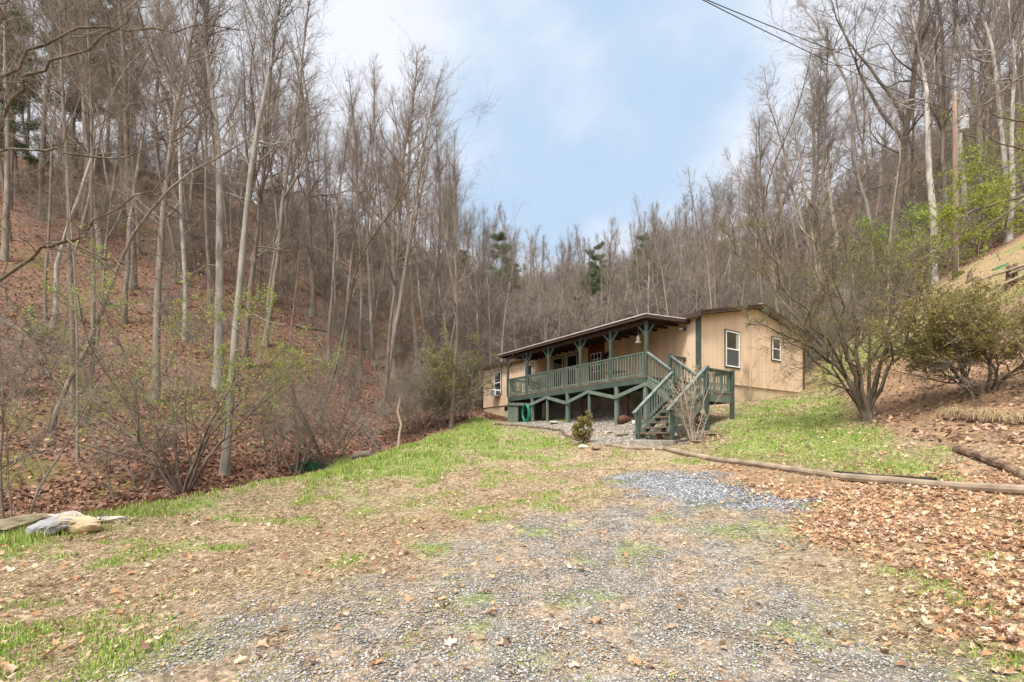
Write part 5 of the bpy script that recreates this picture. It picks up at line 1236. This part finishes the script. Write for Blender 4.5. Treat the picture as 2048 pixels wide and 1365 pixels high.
bough_tree('tree', (xb, 8.5), 9.5, [
    (.045, [(-110, 420, 8.5), (0, 290, 8.3), (35, 190, 8.2), (60, 150, 8.1), (130, 112, 8.0), (200, 82, 7.9), (250, 40, 7.8), (275, 0, 7.7)]),
    (.040, [(-110, 260, 8.5), (0, 150, 8.8), (60, 100, 9.0), (150, 55, 9.2), (240, 52, 9.3), (330, 62, 9.5), (430, 48, 9.6), (500, 60, 9.8)]),
    (.030, [(-110, 330, 8.5), (0, 300, 8.2), (80, 300, 8.0), (160, 312, 7.9), (260, 318, 7.8), (330, 300, 7.8), (400, 250, 7.8)]),
    (.042, [(-110, 620, 8.5), (0, 562, 8.2), (60, 515, 8.1), (105, 488, 8.0), (155, 487, 8.0), (200, 510, 7.9), (250, 533, 7.9), (330, 560, 7.8)]),
    (.030, [(105, 488, 8.0), (158, 483, 8.1), (175, 450, 8.2), (230, 430, 8.3), (300, 380, 8.4), (370, 320, 8.5), (440, 270, 8.6)]),
    (.032, [(-110, 600, 8.5), (0, 660, 8.0), (38, 690, 7.9), (58, 716, 7.8), (80, 735, 7.8), (118, 765, 7.7)]),
    (.022, [(-110, 520, 8.5), (0, 565, 8.2), (20, 600, 8.1), (45, 630, 8.0), (55, 670, 8.0), (78, 695, 7.9)]),
    (.035, [(-110, 120, 8.5), (0, 20, 8.4), (30, -20, 8.4), (60, -80, 8.4)]),
], 'bare tree just outside the left edge with crooked boughs reaching across the slope', 61, 'lichen')
bough_tree('tree', (24., 18.5), 11, [
    (.09, [(2349, 240, 18.5), (2200, 290, 18.2), (2048, 396, 18), (1990, 405, 17.8), (1930, 430, 17.6), (1880, 462, 17.4), (1830, 500, 17.2), (1790, 520, 17)]),
    (.06, [(2349, 260, 18.5), (2200, 330, 18), (2048, 402, 17.5), (1990, 440, 17.2), (1940, 480, 17), (1900, 505, 16.8), (1850, 540, 16.5)]),
    (.05, [(2349, 160, 18.5), (2200, 230, 18.2), (2100, 290, 18), (2040, 320, 17.8), (1990, 340, 17.6), (1945, 355, 17.5), (1925, 380, 17.4)]),
    (.05, [(2349, 200, 18.5), (2200, 260, 19), (2100, 330, 19.2), (2030, 370, 19.3), (1960, 400, 19.4), (1910, 420, 19.5), (1870, 440, 19.5)]),
], 'leafing tree at the right edge with yellow green boughs before the utility pole', 62, 'bark_grey', (38000, .036, [(.28, .34, .05), (.36, .40, .07), (.20, .26, .045), (.42, .44, .12)]), tr_r=.22)
bough_tree('tree', (19.5, 15.), 13, [
    (.06, [(2350, 120, 15), (2200, 150, 14.6), (2048, 150, 14.2), (1990, 190, 14), (1930, 225, 13.9), (1890, 260, 13.8)]),
    (.05, [(2350, 200, 15), (2150, 240, 15), (2048, 245, 15), (1990, 235, 15), (1950, 232, 15), (1900, 250, 15)]),
    (.05, [(2350, 350, 15), (2150, 330, 15.4), (2048, 300, 15.6), (1985, 280, 15.8), (1950, 240, 16), (1925, 200, 16)]),
], 'bare tree outside the right edge with dark boughs above the green leaves', 63, 'bark_dark')
# ---- fallen logs and sticks on the slope, pale snag
def log(name, a, b, r, lab, cat='log', mt='deadlog', seed=0, lift=.5, twist=.03, n=9, taper=.75):
    rs = np.random.RandomState(seed); A, B = (ground_at(*a) if len(a) == 2 else Vector(a)), (ground_at(*b) if len(b) == 2 else Vector(b))
    pts, rad = [], []
    for i in range(n):
        t = i / (n - 1); p = A.lerp(B, t); p.z = (Hs(p.x, p.y) if lift is not None else p.z) + (r * lift if lift is not None else 0); p += Vector(rs.randn(3) * twist * min(1, 4 * t * (1 - t) + .1)); pts.append(p - A); rad.append(r * (1 - (1 - taper) * t) * (1 + rs.randn() * .05))
    m = MB(); m.tube(pts, rad, 10); o = m.build(name, M[mt]); o.location = A; return tag(o, lab, cat)
log('fallen_log', (707, 922), (744, 913), .17, 'short mossy log lying at the bank edge', seed=1)
log('fallen_log', (727, 860), (759, 901), .09, 'straight grey log lying down the slope left of the house', seed=2)
log('fallen_log', (690, 830), (765, 872), .07, 'thin fallen branch on the slope above the straight grey log', seed=3)
log('fallen_log', (0, 645), (115, 700), .12, 'long fallen trunk on the slope at the left edge', seed=4)
log('fallen_log', (20, 930), (115, 880), .06, 'thin dead branch in the leaves near the bottom of the left slope', seed=5)
log('fallen_log', (205, 610), (262, 622), .12, 'dark fallen log high on the left slope behind the thin trunks', seed=6)
log('fallen_log', (590, 655), (660, 668), .14, 'dark fallen log on the slope under the red leaves left of centre', seed=7)
p = ground_at(796, 897); m = MB(); m.tube([(0, 0, -.1), (.05, 0, .5), (.12, 0, .9), (-.02, 0, 1.4), (.08, 0, 1.9)], [.05, .05, .045, .04, .02], 7); o = m.build('dead_snag', M['twig_pale']); o.location = p; tag(o, 'pale crooked dead stem standing at the bank edge', 'snag')
# landscape timbers along the drive
edge_px = [(1212, 893), (1268, 895), (1325, 902), (1335, 903), (1450, 925), (1560, 946), (1690, 962), (1700, 963), (1850, 974), (1960, 981), (2060, 988)]
log('landscape_timber', edge_px[0], (1326, 902), .065, 'round grey landscape timber nearest the concrete pad', 'timber', 'timber', 11, .55, .01)
log('landscape_timber', (1322, 900), (1694, 961), .075, 'long round landscape timber between lawn and drive, middle of three', 'timber', 'timber', 12, .7, .006, 6, .95)
log('landscape_timber', (1684, 961), (2110, 992), .085, 'round landscape timber running out at the right edge in the leaves', 'timber', 'timber', 13, .7, .006, 5, .95)
log('landscape_timber', (990, 851), (1122, 864), .07, 'thin dark timber edging the gravel along the porch', 'timber', 'rot', 14, .5, .01)
log('landscape_timber', (1122, 864), (1160, 884), .07, 'short dark timber edging that turns towards the small leafy bush', 'timber', 'rot', 15, .5, .01)
log('rotten_log', (1915, 902), (2075, 968), .10, 'rotten splintered log lying in the leaves above the timber at the right', seed=16, mt='rot', lift=.5, twist=.05)
# corrugated black drain pipe behind the timber
A, B = ground_at(1668, 950), ground_at(1872, 966); m = MB(); pts = []; rad = []
for i in range(110):
    t_ = i / 109; q = A.lerp(B, t_); q.z = Hs(q.x, q.y) + .03; pts.append(q - A); rad.append(.055 if i % 2 else .044)
m.tube(pts, rad, 10); o = m.build('drain_pipe', M['black']); o.location = A; tag(o, 'black corrugated drain pipe lying behind the round timber', 'pipe')
# ledge of rotten timber holding a grassy step at the right
log('retaining_log', (1883, 838), (2075, 848), .13, 'dark rotten log under a tuft of dry grass on the right bank', seed=17, mt='rot', lift=.2, twist=.04)
rs = np.random.RandomState(3); A, B = ground_at(1890, 836), ground_at(2070, 846)
u = rs.rand(1500); x = A.x + (B.x - A.x) * u + rs.randn(1500) * .06; y = A.y + (B.y - A.y) * u + rs.randn(1500) * .08 + .12
n = len(x); P_ = path(np.c_[x, y, H(x, y) + .12], np.c_[rs.randn(n) * .3, -.6 + rs.randn(n) * .3, np.full(n, .55)], .28 + rs.rand(n) * .15, 5, rs, .1, 0, 5.); m = Mesh(); m.add(*tubes(P_, np.full((n, 5), .004), 3))
M['straw'] = mat('straw', (.50, .38, .22), .9, (.36, .26, .15), 6); o = link('overhanging_grass', mk('overhanging_grass', m, M['straw'])); tag(o, 'tan dry grass hanging over the dark rotten log on the right bank', 'grass', kind='stuff')
# ---- rocks
def rock(px, py, sx, sy, sz, lab, mt, seed, rz=0, sink=.3, flat=0, tilt=0):
    rs = np.random.RandomState(seed); bm = bmesh.new(); bmesh.ops.create_icosphere(bm, subdivisions=4, radius=1)
    pl = unit(rs.randn(9, 3)); dd = .48 + rs.rand(9) * .3
    for v in bm.verts:
        c = np.array(v.co)
        for k in range(9):
            s = c @ pl[k]
            if s > dd[k]: c = c - pl[k] * (s - dd[k])
        n_ = .10 * (vnoise(c[0] * 2 + seed, c[1] * 2 + c[2]) - .5) + .09 * (vnoise(c[0] * 7 + seed, c[1] * 7 + c[2] * 5) - .5)
        v.co = Vector(c * (1 + 2 * n_)); v.co.x *= sx; v.co.y *= sy; v.co.z *= sz
    me = bpy.data.meshes.new('rock'); bm.to_mesh(me); bm.free(); me.materials.append(M[mt])
    p = ground_at(px, py); o = link('rock', me, None, p + Vector((0, 0, sz * (1 - sink) - .02))); o.rotation_euler = (0, tilt, rz); return tag(o, lab, 'rock')
rock(10, 1062, .45, .3, .14, 'flat grey rock at the very left edge of the rock row', 'rock_grey', 1)
rock(42, 1066, .5, .28, .20, 'large brown mossy slab in the rock row at the left', 'rock_brown', 2, .3)
rock(95, 1058, .28, .2, .15, 'small pale rounded rock between the brown slab and grey wedge', 'rock_pale', 3, -.4)
rock(108, 1068, .36, .22, .17, 'blue grey wedge shaped rock leaning in the rock row', 'rock_grey', 4, .6, tilt=-.3)
rock(155, 1062, .52, .26, .19, 'long tan rock with flat top in the rock row', 'rock_tan', 5, .1)
rock(143, 1044, .30, .22, .12, 'pale rock behind the long tan one', 'rock_pale', 6)
rock(210, 1046, .38, .2, .08, 'thin pale flat rock at the right end of the rock row', 'rock_pale', 7, .2)
rock(1165, 897, .2, .15, .09, 'pale stone at the foot of the small leafy bush', 'rock_pale', 8)
rock(1195, 900, .22, .13, .06, 'flat brownish stone right of the small leafy bush', 'rock_brown', 9)
rock(1372, 883, .24, .15, .07, 'flat greenish grey stone in the leaf bed by the stairs', 'rock_grey', 10)
rock(1395, 886, .3, .16, .06, 'low dark stone at the front of the leaf bed by the stairs', 'rock_brown', 11)
rock(1430, 872, .28, .16, .06, 'low dark stone at the right end of the leaf bed by the stairs', 'rock_brown', 12)
rock(1110, 848, .3, .2, .09, 'flat pale stone on gravel under the porch', 'rock_pale', 13)
rock(1246, 872, .35, .2, .08, 'brown stone edging left of the stair foot', 'rock_brown', 14)
rock(1218, 868, .22, .15, .07, 'small tan stone on the gravel left of the stair foot', 'rock_tan', 15)
shrub_thing('dried_plant', 183, 1048, .38, 'dark dried flower clump standing among the rocks', 150, 'plant', stems=16, spread=.35, n1=5, n2=4, n3=3, r=.008, splay=.9)
# ---- utility pole with transformer and wires
M['pole'] = mat('reddish_pole_wood', (.27, .175, .125), .85, (.19, .13, .095), 3, 7, bump=.3, stretch=(6, 6, .4), col3=(.28, .25, .22), s3=1.2)
pb = ground_at(1910, 558); ph = 9.9
t = empty('utility_pole', pb); tag(t, 'brown wooden utility pole with a grey transformer on the right hillside', 'utility pole')
m = MB(); m.tube([(0, 0, -.5), (0, 0, 3), (-.01, 0, 7), (-.02, 0, ph)], [.125, .118, .105, .09], 14); m.build('pole', M['pole'], t, smooth=True)
m = MB(); m.tube([(.125, -.05, 0), (.118, -.05, 4), (.10, -.05, 8)], .02, 6); m.build('conduit', M['grey'], t)
m = MB(); m.lathe([(.19, 0), (.22, .03), (.22, .62), (.24, .64), (.20, .72), (.06, .76)], (.46, 0, ph - 2.05), 16); tf = m.build('transformer', M['can'], t)
m = MB(); m.box(.08, .3, -.05, .05, ph - 1.85, ph - 1.75); m.box(.08, .3, -.05, .05, ph - 1.5, ph - 1.4); m.build('bracket', M['grey'], tf)
for k in (-.09, .09): m = MB(); m.lathe([(.02, 0), (.045, .03), (.025, .06), (.045, .09), (.025, .12), (.015, .2)], (.48 + k, 0, ph - 1.26), 8); m.build('bushing', M['deckwood'], tf)
m = MB(); m.lathe([(.03, 0), (.06, .04), (.04, .08), (.055, .12), (.03, .16)], (-.02, 0, ph), 8); m.bar((-.2, 0, ph - .35), (.22, 0, ph - .35), .05, .05); m.build('insulator', M['grey'], t)
def wire(a, b, sag, lab, r=.011):
    A, B = Vector(a), Vector(b); m = MB(); m.tube([A.lerp(B, i / 24) - A - Vector((0, 0, sag * 4 * (i / 24) * (1 - i / 24))) for i in range(25)], r, 6, False)
    o = m.build('power_line', M['black']); o.location = A; tag(o, lab, 'power line')
top = pb + Vector((-.02, 0, ph + .15))
wire(top, P3(1500, -8, 13) and tuple(Vector(P3(1500, 0, 14)) + (Vector(P3(1500, 0, 14)) - top) * .8), .5, 'upper thin black power line crossing the sky from the pole')
wire(top + Vector((0, 0, -1.2)), tuple(Vector(P3(1545, 0, 15)) + (Vector(P3(1545, 0, 15)) - top) * .8), .5, 'lower thin black power line crossing the sky from the pole')
# old fence and stump by the pole, green toy slung over it
def stump(px, py, h, r, lab, seed):
    rs = np.random.RandomState(seed); p = ground_at(px, py); m = MB(); m.tube([(0, 0, -.2), (.03, 0, h * .3), (.06, .02, h * .7), (.08, .02, h)], [r * 1.35, r, r * .9, r * .55], 9)
    m.tube([(.03, 0, h * .6), (r * 1.2, .05, h * 1.05), (r * 1.5, .05, h * .8)], [r * .4, r * .3, r * .1], 6); o = m.build('stump', M['rot']); o.location = p; tag(o, lab, 'stump')
stump(1938, 566, .55, .12, 'broken grey stump just right of the utility pole base', 1)
stump(1950, 570, .35, .14, 'low dark stump beside the broken grey one', 2)
fb = ground_at(2016, 580); t = empty('rail_fence', fb); tag(t, 'old weathered log rail fence on the bank at the right edge', 'fence')
for k, (dx, h) in enumerate(((0, 1.0), (.28, .9), (2.2, 1.1))):
    m = MB(); q = Vector((fb.x + dx, fb.y, 0)); m.tube([(dx, 0, Hs(q.x, q.y) - fb.z - .2), (dx + .03, 0, Hs(q.x, q.y) - fb.z + h)], [.11, .085], 8); m.build('post', M['rot'], t)
for z0, x0, x1, dz in ((.62, -1.3, 2.8, .95), (.85, -.1, 2.9, .75), (.35, -.5, 2.6, .9)):
    m = MB(); m.tube([(x0, -.12, z0 - .25), ((x0 + x1) / 2, -.12, z0 + dz * .45), (x1, -.1, z0 + dz)], [.055, .065, .05], 7); m.build('rail', M['timber'], t)
p = ground_at(2016, 560); t = empty('plastic_tray', Vector((fb.x + .02, fb.y + .35, fb.z + 1.05))); tag(t, 'small bright green plastic tray propped behind the rail fence', 'tray')
M['plasticg'] = mat('green_plastic', (.03, .22, .09), .5); m = MB(); m.bar((-.26, 0, -.1), (.22, 0, .12), .26, .03); m.build('tray', M['plasticg'], t); m = MB(); m.bar((-.26, -.13, -.08), (.22, -.13, .15), .03, .07); m.bar((-.26, .13, -.08), (.22, .13, .15), .03, .07); m.build('rim', M['plasticg'], t)
# solar path lamp at the stair foot
p = Vector(hw(BN - .1, LA0 - .25)); p.z = Hs(p.x, p.y); t = empty('path_light', p); tag(t, 'small dark solar path light by the right newel at the stair foot', 'lamp')
m = MB(); m.tube([(0, 0, -.1), (0, 0, .28)], .01, 6); m.build('stake', M['black'], t); m = MB(); m.lathe([(.03, 0), (.045, .07), (.05, .09)], (0, 0, .27), 10); m.build('lens', M['glassjar'], t); m = MB(); m.lathe([(.075, 0), (.06, .03), (.01, .05)], (0, 0, .36), 10); m.build('cap', M['black'], t)
p = ground_at(1588, 786); t = empty('downspout_elbow', p); tag(t, 'short black drain pipe end lying by the gable corner', 'pipe')
m = MB(); m.tube([(-.3, -.1, .1), (0, 0, .1), (.3, .1, .12)], .09, 10); m.build('tube', M['black'], t)
